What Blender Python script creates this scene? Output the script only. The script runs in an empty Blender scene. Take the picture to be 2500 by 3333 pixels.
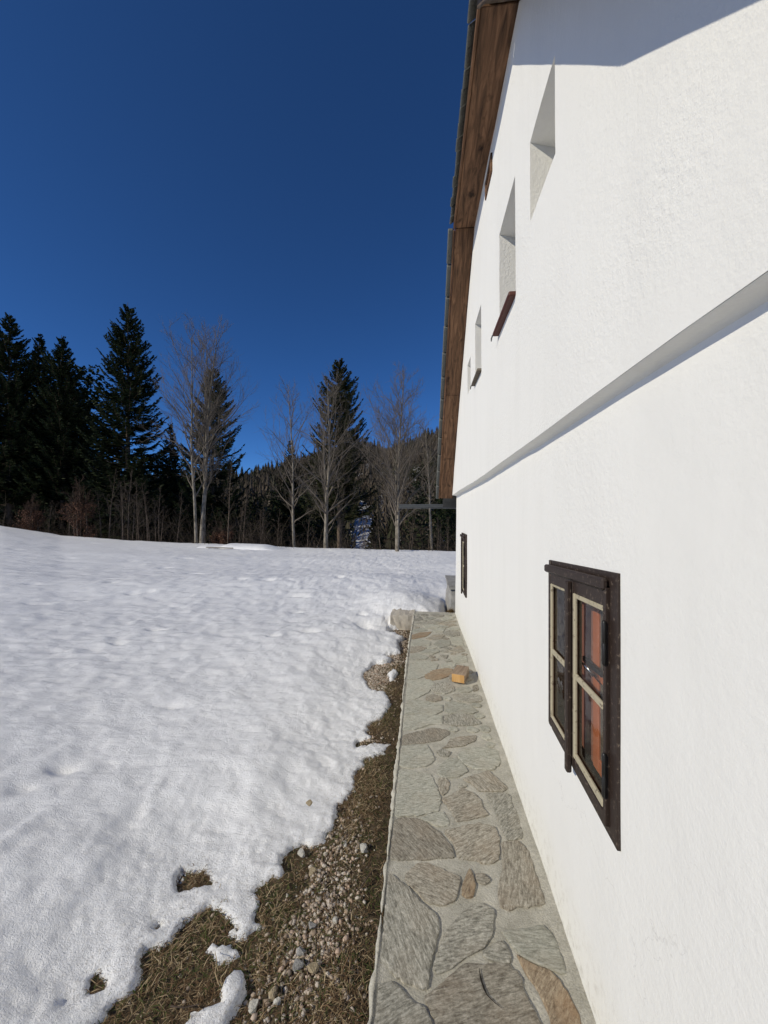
import bpy, bmesh, math, random
import numpy as np
from mathutils import Vector, Matrix
from mathutils.geometry import delaunay_2d_cdt

# ------------------------------------------------------------------ camera, sky, sun, exposure
sc = bpy.context.scene
COL = sc.collection
EYE = 1.55                                   # camera height above the paving
YAW = math.atan(130 / 1250)                  # looks a little left of the wall's direction
cam_d = bpy.data.cameras.new('camera'); cam = bpy.data.objects.new('camera', cam_d); COL.objects.link(cam)
cam.location = (0, 0, EYE); cam.rotation_euler = (math.pi / 2, 0, YAW)
cam_d.sensor_fit = 'HORIZONTAL'; cam_d.sensor_width = 36; cam_d.lens = 18
cam_d.clip_start = 0.02; cam_d.clip_end = 5000
sc.camera = cam

LIGHT = Vector((1.0, 0.68, -0.72)).normalized()      # direction the sunlight travels
SUN_EL = math.asin(-LIGHT.z)
SUN_AZ = math.atan2(-LIGHT.x, -LIGHT.y)              # clockwise from +Y
world = bpy.data.worlds.new('World'); sc.world = world; world.use_nodes = True
wn = world.node_tree.nodes; wl = world.node_tree.links
sky = wn.new('ShaderNodeTexSky'); sky.sky_type = 'NISHITA'; sky.sun_disc = False
sky.sun_elevation = SUN_EL; sky.sun_rotation = SUN_AZ % (2 * math.pi)
sky.altitude = 5000; sky.air_density = 1.0; sky.dust_density = 0.0; sky.ozone_density = 10.0
hsv = wn.new('ShaderNodeHueSaturation'); hsv.inputs['Saturation'].default_value = 1.05
wl.new(sky.outputs[0], hsv.inputs['Color']); wl.new(hsv.outputs[0], wn['Background'].inputs[0]); wn['Background'].inputs[1].default_value = 0.100
sun_d = bpy.data.lights.new('sun', 'SUN'); sun_d.energy = 3.1; sun_d.angle = math.radians(0.5); sun_d.color = (1.0, 0.925, 0.765)
sun = bpy.data.objects.new('sun', sun_d); COL.objects.link(sun)
sun.rotation_euler = LIGHT.to_track_quat('-Z', 'Y').to_euler(); sun.location = (-30, -20, 30)
sc.view_settings.view_transform = 'Standard'; sc.view_settings.look = 'None'
sc.view_settings.exposure = 0.12; sc.view_settings.gamma = 1.0; sc.view_settings.use_curve_mapping = False

# ------------------------------------------------------------------ helpers
F = 1250.0
def ray(x, y):
    u = (x - 1250) / F; v = (1666.5 - y) / F
    c, s = math.cos(YAW), math.sin(YAW)
    return Vector((u * c - s, u * s + c, v))
def on_z(x, y, z=0.0):
    d = ray(x, y); t = (z - EYE) / d.z
    return Vector((t * d.x, t * d.y, z))
def on_y(x, y, Y):
    d = ray(x, y); t = Y / d.y
    return Vector((t * d.x, Y, EYE + t * d.z))
def on_x(x, y, X):
    d = ray(x, y); t = X / d.x
    return Vector((X, t * d.y, EYE + t * d.z))

def hsh(ix, iy, seed):
    n = (ix.astype(np.int64) * 374761393 + iy.astype(np.int64) * 668265263 + seed * 1442695041) & 0x7fffffff
    n = ((n ^ (n >> 13)) * 1274126177) & 0x7fffffff
    n = n ^ (n >> 16)
    return (n & 0xffff) / 65535.0
def vnoise(x, y, seed=0):
    x = np.asarray(x, float); y = np.asarray(y, float)
    ix = np.floor(x); iy = np.floor(y); fx = x - ix; fy = y - iy
    fx = fx * fx * fx * (fx * (fx * 6 - 15) + 10); fy = fy * fy * fy * (fy * (fy * 6 - 15) + 10)
    ix = ix.astype(np.int64); iy = iy.astype(np.int64)
    a = hsh(ix, iy, seed); b = hsh(ix + 1, iy, seed); c = hsh(ix, iy + 1, seed); d = hsh(ix + 1, iy + 1, seed)
    return (a + (b - a) * fx + (c - a) * fy + (a - b - c + d) * fx * fy) * 2 - 1
def fbm(x, y, seed=0, octv=4, gain=0.5):
    s = 0; a = 1; t = 0
    for i in range(octv):
        s = s + a * vnoise(x * 2 ** i + i * 17.3, y * 2 ** i - i * 9.1, seed + i); t += a; a *= gain
    return s / t
def ridged(x, y, seed=0, octv=3, gain=0.5):
    s = 0; a = 1; t = 0
    for i in range(octv):
        s = s + a * (1 - 2.6 * np.abs(vnoise(x * 2 ** i + i * 17.3, y * 2 ** i - i * 9.1, seed + i))); t += a; a *= gain
    return s / t
def sstep(a, b, x):
    t = np.clip((x - a) / (b - a), 0, 1); return t * t * (3 - 2 * t)

def tag(o, label=None, cat=None, group=None, kind=None):
    if label: o['label'] = label
    if cat: o['category'] = cat
    if group: o['group'] = group
    if kind: o['kind'] = kind
    return o
def link(name, me, mats=(), parent=None, smooth=False):
    o = bpy.data.objects.new(name, me); COL.objects.link(o)
    if not isinstance(mats, (list, tuple)): mats = [mats]
    if len(me.materials) == 0:
        for m in mats: me.materials.append(m)
    if smooth: me.shade_smooth()
    if parent: o.parent = parent
    return o
def empty(name, loc=(0, 0, 0), rz=0):
    o = bpy.data.objects.new(name, None); COL.objects.link(o); o.location = loc; o.rotation_euler = (0, 0, rz); o.empty_display_size = 0.1
    return o
def np_mesh(name, V, Q=None, T=None, mi=None):
    """mesh from numpy arrays: V (n,3), quads Q (m,4), tris T (k,3)"""
    me = bpy.data.meshes.new(name)
    V = np.asarray(V, np.float32); nq = 0 if Q is None else len(Q); nt = 0 if T is None else len(T)
    me.vertices.add(len(V)); me.vertices.foreach_set('co', V.ravel())
    idx = []
    if nq: idx.append(np.asarray(Q, np.int32).ravel())
    if nt: idx.append(np.asarray(T, np.int32).ravel())
    idx = np.concatenate(idx)
    me.loops.add(len(idx)); me.loops.foreach_set('vertex_index', idx)
    st = np.concatenate([np.arange(nq) * 4, nq * 4 + np.arange(nt) * 3]).astype(np.int32)
    me.polygons.add(nq + nt); me.polygons.foreach_set('loop_start', st)
    if mi is not None: me.polygons.foreach_set('material_index', np.asarray(mi, np.int32))
    me.update(calc_edges=True); me.validate()
    return me
def grid_mesh(name, xs, ys, Z):
    X, Y = np.meshgrid(xs, ys); n = len(xs); m = len(ys)
    V = np.stack([X, Y, Z], -1).reshape(-1, 3)
    i = (np.arange(m - 1)[:, None] * n + np.arange(n - 1)[None, :]).ravel()
    return np_mesh(name, V, np.stack([i, i + 1, i + n + 1, i + n], 1))
def box_bm(sx, sy, sz, bev=0.0, seg=1, jit=0.0, rnd=None):
    bm = bmesh.new(); bmesh.ops.create_cube(bm, size=1)
    for v in bm.verts: v.co = Vector((v.co.x * sx, v.co.y * sy, v.co.z * sz))
    if jit:
        for v in bm.verts: v.co += Vector((rnd.uniform(-jit, jit), rnd.uniform(-jit, jit), rnd.uniform(-jit, jit)))
    if bev: bmesh.ops.bevel(bm, geom=bm.edges[:], offset=bev, segments=seg, affect='EDGES', profile=0.6)
    return bm
def bm_mesh(bm, name):
    me = bpy.data.meshes.new(name); bm.to_mesh(me); bm.free(); return me
def box(name, lo, hi, mat, parent=None, bev=0.002, seg=1, rot=None, jit=0.0, rnd=None):
    """axis aligned box given by two corners, origin in its middle"""
    lo = Vector(lo); hi = Vector(hi); s = hi - lo
    o = link(name, bm_mesh(box_bm(abs(s.x), abs(s.y), abs(s.z), bev, seg, jit, rnd), name), mat, parent)
    o.location = (lo + hi) / 2
    if rot: o.rotation_euler = rot
    return o
def beam(name, p0, p1, w, h, up, mat, parent=None, bev=0.003):
    """box whose local x runs p0->p1, w across, h along up"""
    p0 = Vector(p0); p1 = Vector(p1); d = p1 - p0; L = d.length; x = d.normalized()
    z = (Vector(up) - x * Vector(up).dot(x)).normalized(); y = z.cross(x)
    o = link(name, bm_mesh(box_bm(L, w, h, bev), name), mat, parent)
    M = Matrix((x, y, z)).transposed().to_4x4(); M.translation = (p0 + p1) / 2
    o.matrix_basis = M
    return o
def tubes(polys, radii, k=4, caps=False):
    """polys (n,p,3), radii (n,p) -> V,Q for n tubes"""
    P = np.asarray(polys, float); R = np.asarray(radii, float); n, p, _ = P.shape
    D = np.gradient(P, axis=1); D /= np.linalg.norm(D, axis=2, keepdims=True) + 1e-9
    ref = np.where(np.abs(D[..., 2:3]) > 0.9, np.array([1.0, 0, 0]), np.array([0, 0, 1.0]))
    A = np.cross(D, ref); A /= np.linalg.norm(A, axis=2, keepdims=True) + 1e-9
    B = np.cross(D, A)
    th = np.arange(k) * 2 * math.pi / k
    V = P[:, :, None, :] + R[:, :, None, None] * (np.cos(th)[None, None, :, None] * A[:, :, None, :] + np.sin(th)[None, None, :, None] * B[:, :, None, :])
    V = V.reshape(-1, 3)
    base = (np.arange(n) * p * k)[:, None, None] + (np.arange(p - 1) * k)[None, :, None]
    j = np.arange(k)[None, None, :]; j2 = (j + 1) % k
    Q = np.stack([base + j, base + j2, base + k + j2, base + k + j], -1).reshape(-1, 4)
    return V, Q
def merge(parts):
    Vs, Qs, o = [], [], 0
    for V, Q in parts:
        Vs.append(V); Qs.append(Q + o); o += len(V)
    return np.concatenate(Vs), np.concatenate(Qs)

# ------------------------------------------------------------------ materials
def mat(name, base=(0.5, 0.5, 0.5), rough=0.7, spec=0.3):
    m = bpy.data.materials.new(name); m.use_nodes = True
    b = m.node_tree.nodes['Principled BSDF']
    b.inputs['Base Color'].default_value = (*base, 1); b.inputs['Roughness'].default_value = rough
    b.inputs['Specular IOR Level'].default_value = spec
    return m, m.node_tree.nodes, m.node_tree.links, b
def coords(n, l, scale=(1, 1, 1), kind='Object', rot=(0, 0, 0)):
    tc = n.new('ShaderNodeTexCoord'); mp = n.new('ShaderNodeMapping')
    mp.inputs['Scale'].default_value = scale; mp.inputs['Rotation'].default_value = rot
    l.new(tc.outputs[kind], mp.inputs[0]); return mp.outputs[0]
def noise(n, l, vec, scale, detail=4, rough=0.55, dist=0.0):
    t = n.new('ShaderNodeTexNoise'); t.inputs['Scale'].default_value = scale; t.inputs['Detail'].default_value = detail
    t.inputs['Roughness'].default_value = rough; t.inputs['Distortion'].default_value = dist
    if vec is not None: l.new(vec, t.inputs['Vector'])
    return t.outputs['Fac']
def ramp(n, l, fac, stops):
    r = n.new('ShaderNodeValToRGB'); e = r.color_ramp.elements
    while len(e) < len(stops): e.new(0.5)
    for i, (p, c) in enumerate(stops):
        e[i].position = p; e[i].color = (*c, 1) if len(c) == 3 else c
    l.new(fac, r.inputs[0]); return r.outputs[0]
def mixc(n, l, fac, a, b, mode='MIX'):
    m = n.new('ShaderNodeMix'); m.data_type = 'RGBA'; m.blend_type = mode
    for s, v in ((0, fac), (6, a), (7, b)):
        if hasattr(v, 'is_output'): l.new(v, m.inputs[s])
        elif s == 0: m.inputs[0].default_value = v
        else: m.inputs[s].default_value = (*v, 1)
    return m.outputs[2]
def math_(n, l, op, a, b=None, clamp=False):
    m = n.new('ShaderNodeMath'); m.operation = op; m.use_clamp = clamp
    for i, v in enumerate((a, b)):
        if v is None: continue
        if hasattr(v, 'is_output'): l.new(v, m.inputs[i])
        else: m.inputs[i].default_value = v
    return m.outputs[0]
def bump(n, l, b, h, strength=0.5, dist=0.01, prev=None):
    k = n.new('ShaderNodeBump'); k.inputs['Strength'].default_value = strength; k.inputs['Distance'].default_value = dist
    l.new(h, k.inputs['Height'])
    if prev is not None: l.new(prev, k.inputs['Normal'])
    l.new(k.outputs[0], b.inputs['Normal']); return k.outputs[0]

def m_plaster():
    m, n, l, b = mat('white_plaster', (0.79, 0.79, 0.765), 0.9, 0.15)
    v = coords(n, l)
    streak = noise(n, l, coords(n, l, (1.0, 2.2, 0.35)), 3.0, 4)
    blot = noise(n, l, v, 1.6, 3)
    c = ramp(n, l, streak, [(0.30, (0.785, 0.775, 0.735)), (0.55, (0.81, 0.80, 0.76))])
    c = mixc(n, l, math_(n, l, 'MULTIPLY', blot, 0.25), c, (0.785, 0.78, 0.745))
    # lime-yellow tide mark near the foot of the wall
    sep = n.new('ShaderNodeSeparateXYZ'); l.new(v, sep.inputs[0])
    foot = n.new('ShaderNodeMapRange'); foot.inputs[1].default_value = 0.42; foot.inputs[2].default_value = 0.0
    l.new(math_(n, l, 'ADD', sep.outputs[2], math_(n, l, 'MULTIPLY', blot, 0.3)), foot.inputs[0])
    c = mixc(n, l, math_(n, l, 'MULTIPLY', foot.outputs[0], 0.6, True), c, (0.80, 0.77, 0.64))
    # rain streaks and splash dirt, hairline cracks
    st = ramp(n, l, noise(n, l, coords(n, l, (1, 7, 0.45)), 2.2, 5, 0.7), [(0.58, (0, 0, 0)), (0.74, (1, 1, 1))])
    c = mixc(n, l, math_(n, l, 'MULTIPLY', st, 0.06), c, (0.60, 0.59, 0.55))
    sp = n.new('ShaderNodeMapRange'); sp.inputs[1].default_value = 0.24; sp.inputs[2].default_value = -0.02; l.new(sep.outputs[2], sp.inputs[0])
    dr = ramp(n, l, noise(n, l, v, 28, 5, 0.75), [(0.50, (0, 0, 0)), (0.68, (1, 1, 1))])
    c = mixc(n, l, math_(n, l, 'MULTIPLY', math_(n, l, 'MULTIPLY', sp.outputs[0], dr), 0.6), c, (0.42, 0.38, 0.30))
    vo = n.new('ShaderNodeTexVoronoi'); vo.feature = 'DISTANCE_TO_EDGE'; vo.inputs['Scale'].default_value = 1.1; wv = n.new('ShaderNodeVectorMath'); wv.operation = 'ADD'
    nz = n.new('ShaderNodeTexNoise'); nz.inputs['Scale'].default_value = 3.5; nz.inputs['Detail'].default_value = 6; l.new(v, nz.inputs['Vector']); l.new(v, wv.inputs[0]); l.new(nz.outputs['Color'], wv.inputs[1]); l.new(wv.outputs[0], vo.inputs['Vector'])
    ck = ramp(n, l, vo.outputs['Distance'], [(0.0, (1, 1, 1)), (0.0035, (0, 0, 0))]); cm = ramp(n, l, noise(n, l, v, 0.8, 3), [(0.62, (0, 0, 0)), (0.68, (1, 1, 1))])
    c = mixc(n, l, math_(n, l, 'MULTIPLY', math_(n, l, 'MULTIPLY', ck, cm), 0.3), c, (0.38, 0.36, 0.33))
    l.new(c, b.inputs['Base Color'])
    big = noise(n, l, v, 55, 3, 0.6); fine = noise(n, l, v, 170, 2, 0.6)
    amt = ramp(n, l, noise(n, l, v, 0.9, 2), [(0.40, (0.25, 0.25, 0.25)), (0.62, (1, 1, 1))])
    hi_ = n.new('ShaderNodeMapRange'); hi_.inputs[1].default_value = 1.2; hi_.inputs[2].default_value = 2.4; hi_.inputs[3].default_value = 0.38; hi_.inputs[4].default_value = 1.0; l.new(sep.outputs[2], hi_.inputs[0])
    h = math_(n, l, 'MULTIPLY', math_(n, l, 'MULTIPLY', math_(n, l, 'ADD', big, math_(n, l, 'MULTIPLY', fine, 0.45)), amt), hi_.outputs[0])
    p = bump(n, l, b, noise(n, l, v, 6, 3), 0.22, 0.012)
    bump(n, l, b, h, 0.62, 0.0075, p)
    return m
def m_snow():
    m, n, l, b = mat('snow', (0.91, 0.91, 0.90), 0.55, 0.3)
    v = coords(n, l)
    g = noise(n, l, v, 150, 3, 0.75); f = noise(n, l, v, 42, 4, 0.65)
    c = ramp(n, l, noise(n, l, v, 2.2, 4), [(0.3, (0.88, 0.885, 0.885)), (0.7, (0.935, 0.935, 0.925))])
    dirt = ramp(n, l, noise(n, l, v, 30, 5, 0.75), [(0.70, (0, 0, 0)), (0.84, (1, 1, 1))])
    c = mixc(n, l, math_(n, l, 'MULTIPLY', dirt, 0.18), c, (0.42, 0.36, 0.28))
    at = n.new('ShaderNodeAttribute'); at.attribute_name = 'melt'
    grit = ramp(n, l, noise(n, l, v, 75, 4, 0.75), [(0.50, (0, 0, 0)), (0.66, (1, 1, 1))])
    c = mixc(n, l, math_(n, l, 'MULTIPLY', math_(n, l, 'MULTIPLY', grit, at.outputs['Fac']), 0.7), c, (0.30, 0.25, 0.19))
    c = mixc(n, l, math_(n, l, 'MULTIPLY', at.outputs['Fac'], 0.25), c, (0.70, 0.72, 0.74))
    l.new(c, b.inputs['Base Color'])
    p = bump(n, l, b, noise(n, l, coords(n, l, (1, 2.1, 1), rot=(0, 0, 0.35)), 7, 5, 0.58, 0.5), 0.36, 0.032)
    p = bump(n, l, b, f, 0.28, 0.014, p)
    bump(n, l, b, g, 0.8, 0.009, p)
    return m
def m_soil():
    m, n, l, b = mat('soil', (0.06, 0.045, 0.03), 0.95, 0.1)
    v = coords(n, l)
    c = ramp(n, l, noise(n, l, v, 14, 6, 0.7), [(0.3, (0.035, 0.028, 0.019)), (0.5, (0.095, 0.072, 0.046)), (0.7, (0.19, 0.145, 0.095))])
    # far away the ground lies under patchy snow between the trees
    cd = n.new('ShaderNodeVectorMath'); cd.operation = 'LENGTH'; l.new(v, cd.inputs[0])
    far = n.new('ShaderNodeMapRange'); far.inputs[1].default_value = 22; far.inputs[2].default_value = 45; l.new(cd.outputs['Value'], far.inputs[0])
    pat = ramp(n, l, noise(n, l, v, 0.35, 6, 0.7), [(0.36, (0, 0, 0)), (0.46, (1, 1, 1))])
    l.new(mixc(n, l, math_(n, l, 'MULTIPLY', far.outputs[0], pat), c, (0.82, 0.83, 0.85)), b.inputs['Base Color'])
    bump(n, l, b, noise(n, l, v, 60, 4, 0.7), 0.8, 0.01)
    return m
def m_stone(name, dark, mid, light, rust=0.0):
    m, n, l, b = mat(name, mid, 0.8, 0.35)
    v = coords(n, l, (1, 5.5, 3)); w = coords(n, l)
    oi = n.new('ShaderNodeObjectInfo')
    g = noise(n, l, v, 26, 6, 0.72, 0.35); f = noise(n, l, w, 130, 3, 0.7)
    k = math_(n, l, 'ADD', math_(n, l, 'MULTIPLY', g, 0.7), math_(n, l, 'MULTIPLY', f, 0.3))
    c = ramp(n, l, k, [(0.37, dark), (0.50, mid), (0.65, light)])
    spk = ramp(n, l, f, [(0.66, (0, 0, 0)), (0.74, (1, 1, 1))])
    c = mixc(n, l, math_(n, l, 'MULTIPLY', spk, 0.55), c, (0.52, 0.49, 0.42))
    rz = ramp(n, l, noise(n, l, w, 7, 3), [(0.45, (0, 0, 0)), (0.65, (1, 1, 1))])
    c = mixc(n, l, math_(n, l, 'MULTIPLY', rz, 0.35 + rust), c, (0.33, 0.19, 0.085))
    hs = n.new('ShaderNodeHueSaturation'); hs.inputs['Saturation'].default_value = 0.95
    l.new(math_(n, l, 'ADD', math_(n, l, 'MULTIPLY', oi.outputs['Random'], 0.35), 0.84), hs.inputs['Value']); l.new(c, hs.inputs['Color'])
    l.new(hs.outputs[0], b.inputs['Base Color'])
    bump(n, l, b, k, 0.9, 0.007)
    return m
def m_mortar(name='mortar', a=(0.26, 0.255, 0.235), c2=(0.37, 0.36, 0.33)):
    m, n, l, b = mat(name, a, 0.92, 0.15)
    v = coords(n, l)
    f = noise(n, l, v, 150, 3, 0.7); g = noise(n, l, v, 9, 4, 0.6)
    c = ramp(n, l, math_(n, l, 'ADD', math_(n, l, 'MULTIPLY', f, 0.5), math_(n, l, 'MULTIPLY', g, 0.5)), [(0.35, a), (0.62, c2)])
    l.new(c, b.inputs['Base Color']); p = bump(n, l, b, noise(n, l, v, 38, 4, 0.7), 0.7, 0.008); bump(n, l, b, f, 0.8, 0.005, p); return m
def m_wood(name, dark, mid, light, rough=0.75, sc_=(1, 14, 14), knots=0.5, scale=5):
    m, n, l, b = mat(name, mid, rough, 0.25)
    oi = n.new('ShaderNodeObjectInfo')
    tc = n.new('ShaderNodeTexCoord'); ad = n.new('ShaderNodeVectorMath'); ad.operation = 'ADD'
    cx = n.new('ShaderNodeCombineXYZ'); l.new(math_(n, l, 'MULTIPLY', oi.outputs['Random'], 37.0), cx.inputs[0]); l.new(math_(n, l, 'MULTIPLY', oi.outputs['Random'], 11.0), cx.inputs[1])
    l.new(tc.outputs['Object'], ad.inputs[0]); l.new(cx.outputs[0], ad.inputs[1])
    mp = n.new('ShaderNodeMapping'); mp.inputs['Scale'].default_value = sc_; l.new(ad.outputs[0], mp.inputs[0])
    g = noise(n, l, mp.outputs[0], scale, 5, 0.65, 0.6)
    c = ramp(n, l, g, [(0.32, dark), (0.5, mid), (0.68, light)])
    mk = n.new('ShaderNodeMapping'); mk.inputs['Scale'].default_value = (1, 1.6, 1.6); l.new(ad.outputs[0], mk.inputs[0])
    k = ramp(n, l, noise(n, l, mk.outputs[0], 7, 3, 0.5), [(0.60, (0, 0, 0)), (0.72, (1, 1, 1))])
    c = mixc(n, l, math_(n, l, 'MULTIPLY', k, knots), c, tuple(x * 0.35 for x in dark))
    l.new(c, b.inputs['Base Color']); bump(n, l, b, g, 0.4, 0.003); return m
def m_bark(name, a, c2, scale=9, spots=0.0):
    m, n, l, b = mat(name, a, 0.9, 0.1)
    v = coords(n, l, (1, 1, 0.35)); g = noise(n, l, v, scale, 5, 0.7)
    c = ramp(n, l, g, [(0.36, a), (0.6, c2)])
    l.new(c, b.inputs['Base Color']); bump(n, l, b, g, 0.6, 0.02); return m
def m_island(name, stops, rough=0.8, spec=0.2):
    m, n, l, b = mat(name, stops[0][1], rough, spec)
    g = n.new('ShaderNodeNewGeometry'); l.new(ramp(n, l, g.outputs['Random Per Island'], stops), b.inputs['Base Color']); return m
def m_glass():
    m = bpy.data.materials.new('window_glass'); m.use_nodes = True; n = m.node_tree.nodes; l = m.node_tree.links
    n.remove(n['Principled BSDF']); out = n['Material Output']
    tr = n.new('ShaderNodeBsdfTransparent'); tr.inputs[0].default_value = (0.93, 0.95, 0.94, 1)
    gl = n.new('ShaderNodeBsdfGlossy'); gl.inputs['Roughness'].default_value = 0.015
    fr = n.new('ShaderNodeFresnel'); fr.inputs[0].default_value = 1.38
    mx = n.new('ShaderNodeMixShader')
    v = coords(n, l); bp = n.new('ShaderNodeBump'); bp.inputs['Strength'].default_value = 0.25; bp.inputs['Distance'].default_value = 0.006
    l.new(noise(n, l, v, 9, 2), bp.inputs['Height']); l.new(bp.outputs[0], gl.inputs['Normal'])
    l.new(fr.outputs[0], mx.inputs[0]); l.new(tr.outputs[0], mx.inputs[1]); l.new(gl.outputs[0], mx.inputs[2]); l.new(mx.outputs[0], out.inputs[0])
    return m
def m_paint(name, base, under, scale=60, thr=0.62, rough=0.55):
    m, n, l, b = mat(name, base, rough, 0.35)
    v = coords(n, l); g = noise(n, l, v, scale, 5, 0.7); w = noise(n, l, coords(n, l, (1, 1, 0.12)), 40, 4)
    c = mixc(n, l, ramp(n, l, g, [(thr, (0, 0, 0)), (thr + 0.06, (1, 1, 1))]), base, under)
    c = mixc(n, l, math_(n, l, 'MULTIPLY', w, 0.5), c, tuple(x * 0.55 for x in base))
    l.new(c, b.inputs['Base Color']); bump(n, l, b, g, 0.4, 0.002); return m

PLASTER = m_plaster(); SNOW = m_snow(); SOIL = m_soil()
STONES = [m_stone('schist_grey', (0.12, 0.112, 0.088), (0.30, 0.285, 0.23), (0.57, 0.54, 0.455), -0.28),
          m_stone('schist_green', (0.20, 0.198, 0.155), (0.36, 0.352, 0.285), (0.55, 0.535, 0.45), -0.27),
          m_stone('schist_brown', (0.12, 0.10, 0.072), (0.285, 0.258, 0.20), (0.52, 0.475, 0.385), -0.24),
          m_stone('schist_rust', (0.14, 0.10, 0.062), (0.31, 0.235, 0.15), (0.50, 0.41, 0.28), 0.05)]
MORTAR = m_mortar('mortar', (0.30, 0.285, 0.235), (0.53, 0.505, 0.43)); LIP = m_mortar('cream_mortar', (0.42, 0.40, 0.33), (0.60, 0.57, 0.48)); PALE = m_mortar('pale_render', (0.42, 0.38, 0.31), (0.58, 0.53, 0.45))
SOFFIT = m_wood('stained_softwood', (0.055, 0.030, 0.017), (0.15, 0.080, 0.043), (0.27, 0.145, 0.078), 0.75, (1, 9, 9), 0.9, 4)
SOFFIT_OLD = m_wood('weathered_softwood', (0.05, 0.036, 0.025), (0.11, 0.08, 0.055), (0.18, 0.14, 0.10))
TILE = m_mortar('roof_tile', (0.085, 0.088, 0.082), (0.17, 0.175, 0.16))
ROOFM = m_mortar('roof_cover', (0.06, 0.06, 0.058), (0.11, 0.11, 0.105))
DARKWOOD = m_paint('dark_brown_paint', (0.034, 0.022, 0.017), (0.19, 0.145, 0.11), 75, 0.585, 0.5)
CREAM = m_paint('cream_putty', (0.46, 0.41, 0.29), (0.17, 0.135, 0.095), 60, 0.57, 0.8)
RUSTRED = m_paint('orange_red_paint', (0.55, 0.17, 0.075), (0.35, 0.25, 0.18), 30, 0.7, 0.6)
SILLM = m_paint('red_brown_sill', (0.10, 0.032, 0.022), (0.05, 0.03, 0.025), 50, 0.6, 0.6)
IRON, _, _, _b = mat('black_iron', (0.022, 0.021, 0.02), 0.42, 0.5); _b.inputs['Metallic'].default_value = 0.3
CHROME, _, _, _b = mat('chrome', (0.55, 0.55, 0.55), 0.18, 0.5); _b.inputs['Metallic'].default_value = 1.0
ZINC, _, _, _b = mat('grey_gutter', (0.085, 0.092, 0.098), 0.45, 0.4)
GLASS = m_glass()
BARK = m_bark('grey_bark', (0.09, 0.078, 0.06), (0.30, 0.265, 0.215)); BARK_DARK = m_bark('brown_bark', (0.06, 0.045, 0.035), (0.17, 0.13, 0.10))
TWIG, _, _, _ = mat('bare_twig', (0.155, 0.13, 0.105), 0.85, 0.1)
TWIG_SAP, _, _, _ = mat('sapling_twig', (0.075, 0.06, 0.047), 0.85, 0.1)
TWIG_RED, _, _, _ = mat('reddish_twig', (0.07, 0.045, 0.033), 0.85, 0.1)
NEEDLE = m_island('spruce_needles', [(0.0, (0.010, 0.017, 0.008)), (0.6, (0.022, 0.034, 0.013)), (1.0, (0.045, 0.055, 0.018))], 0.7, 0.15)
NEEDLE_BROWN = m_island('pine_needles', [(0.0, (0.02, 0.026, 0.010)), (0.6, (0.042, 0.048, 0.018)), (1.0, (0.075, 0.07, 0.028))], 0.7, 0.15)
HILLM = m_island('far_crowns', [(0.0, (0.012, 0.020, 0.010)), (0.45, (0.024, 0.032, 0.015)), (0.6, (0.05, 0.042, 0.030)), (1.0, (0.085, 0.068, 0.050))], 0.9, 0.05)
LEAF = m_island('dead_beech_leaves', [(0.0, (0.07, 0.03, 0.018)), (0.6, (0.15, 0.07, 0.04)), (1.0, (0.24, 0.13, 0.08))], 0.7, 0.2)
STRAW = m_island('straw', [(0.0, (0.20, 0.135, 0.075)), (0.5, (0.32, 0.235, 0.135)), (1.0, (0.48, 0.38, 0.23))], 0.8, 0.2)
DEADG = m_island('dead_grass', [(0.0, (0.065, 0.042, 0.024)), (1.0, (0.19, 0.12, 0.066))], 0.9, 0.1)
GREENG = m_island('green_grass', [(0.0, (0.035, 0.048, 0.014)), (1.0, (0.10, 0.12, 0.036))], 0.8, 0.15)
PEBBLE = m_island('pebbles', [(0.0, (0.24, 0.18, 0.13)), (0.4, (0.42, 0.35, 0.28)), (0.7, (0.55, 0.50, 0.43)), (1.0, (0.48, 0.35, 0.26))], 0.85, 0.2)
LIME = m_mortar('limestone', (0.40, 0.38, 0.33), (0.62, 0.60, 0.54)); TANROCK = m_mortar('tan_rock', (0.30, 0.24, 0.15), (0.48, 0.40, 0.27)); GREYROCK = m_mortar('grey_rock', (0.22, 0.215, 0.20), (0.40, 0.39, 0.37))
ENDGRAIN = m_wood('orange_end_grain', (0.36, 0.19, 0.065), (0.52, 0.30, 0.11), (0.62, 0.39, 0.17), 0.7, (14, 1, 1), 0.15, 3)
BLOCKW = m_wood('weathered_block', (0.16, 0.115, 0.08), (0.27, 0.20, 0.14), (0.37, 0.29, 0.21), 0.8, (12, 1.2, 12), 0.3, 4)

# ------------------------------------------------------------------ terrain
CREST = [(-1400, 1690, 19.0), (-500, 1690, 19.0), (0, 1713, 19.0), (200, 1745, 18.5), (400, 1762, 18.0), (640, 1774, 17.6), (950, 1789, 17.0), (1200, 1796, 16.0), (1480, 1805, 15.0), (2400, 1815, 14.0)]
_cp = [on_y(x, y, Y) for x, y, Y in CREST]
C_ANG = np.array([math.atan2(p.x, p.y) for p in _cp]); C_R = np.array([math.hypot(p.x, p.y) for p in _cp]); C_Z = np.array([p.z for p in _cp])
RIDGE = [(-900, 1560), (300, 1560), (800, 1548), (900, 1520), (1040, 1475), (1130, 1452), (1190, 1440), (1250, 1462), (1310, 1450), (1380, 1425), (1450, 1405), (1900, 1300), (2600, 1250)]
_rp = [on_y(x, y + 44, 330.0) for x, y in RIDGE]
R_ANG = np.array([math.atan2(p.x, p.y) for p in _rp]); R_T = np.array([(p.z - EYE) / math.hypot(p.x, p.y) for p in _rp])
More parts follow.
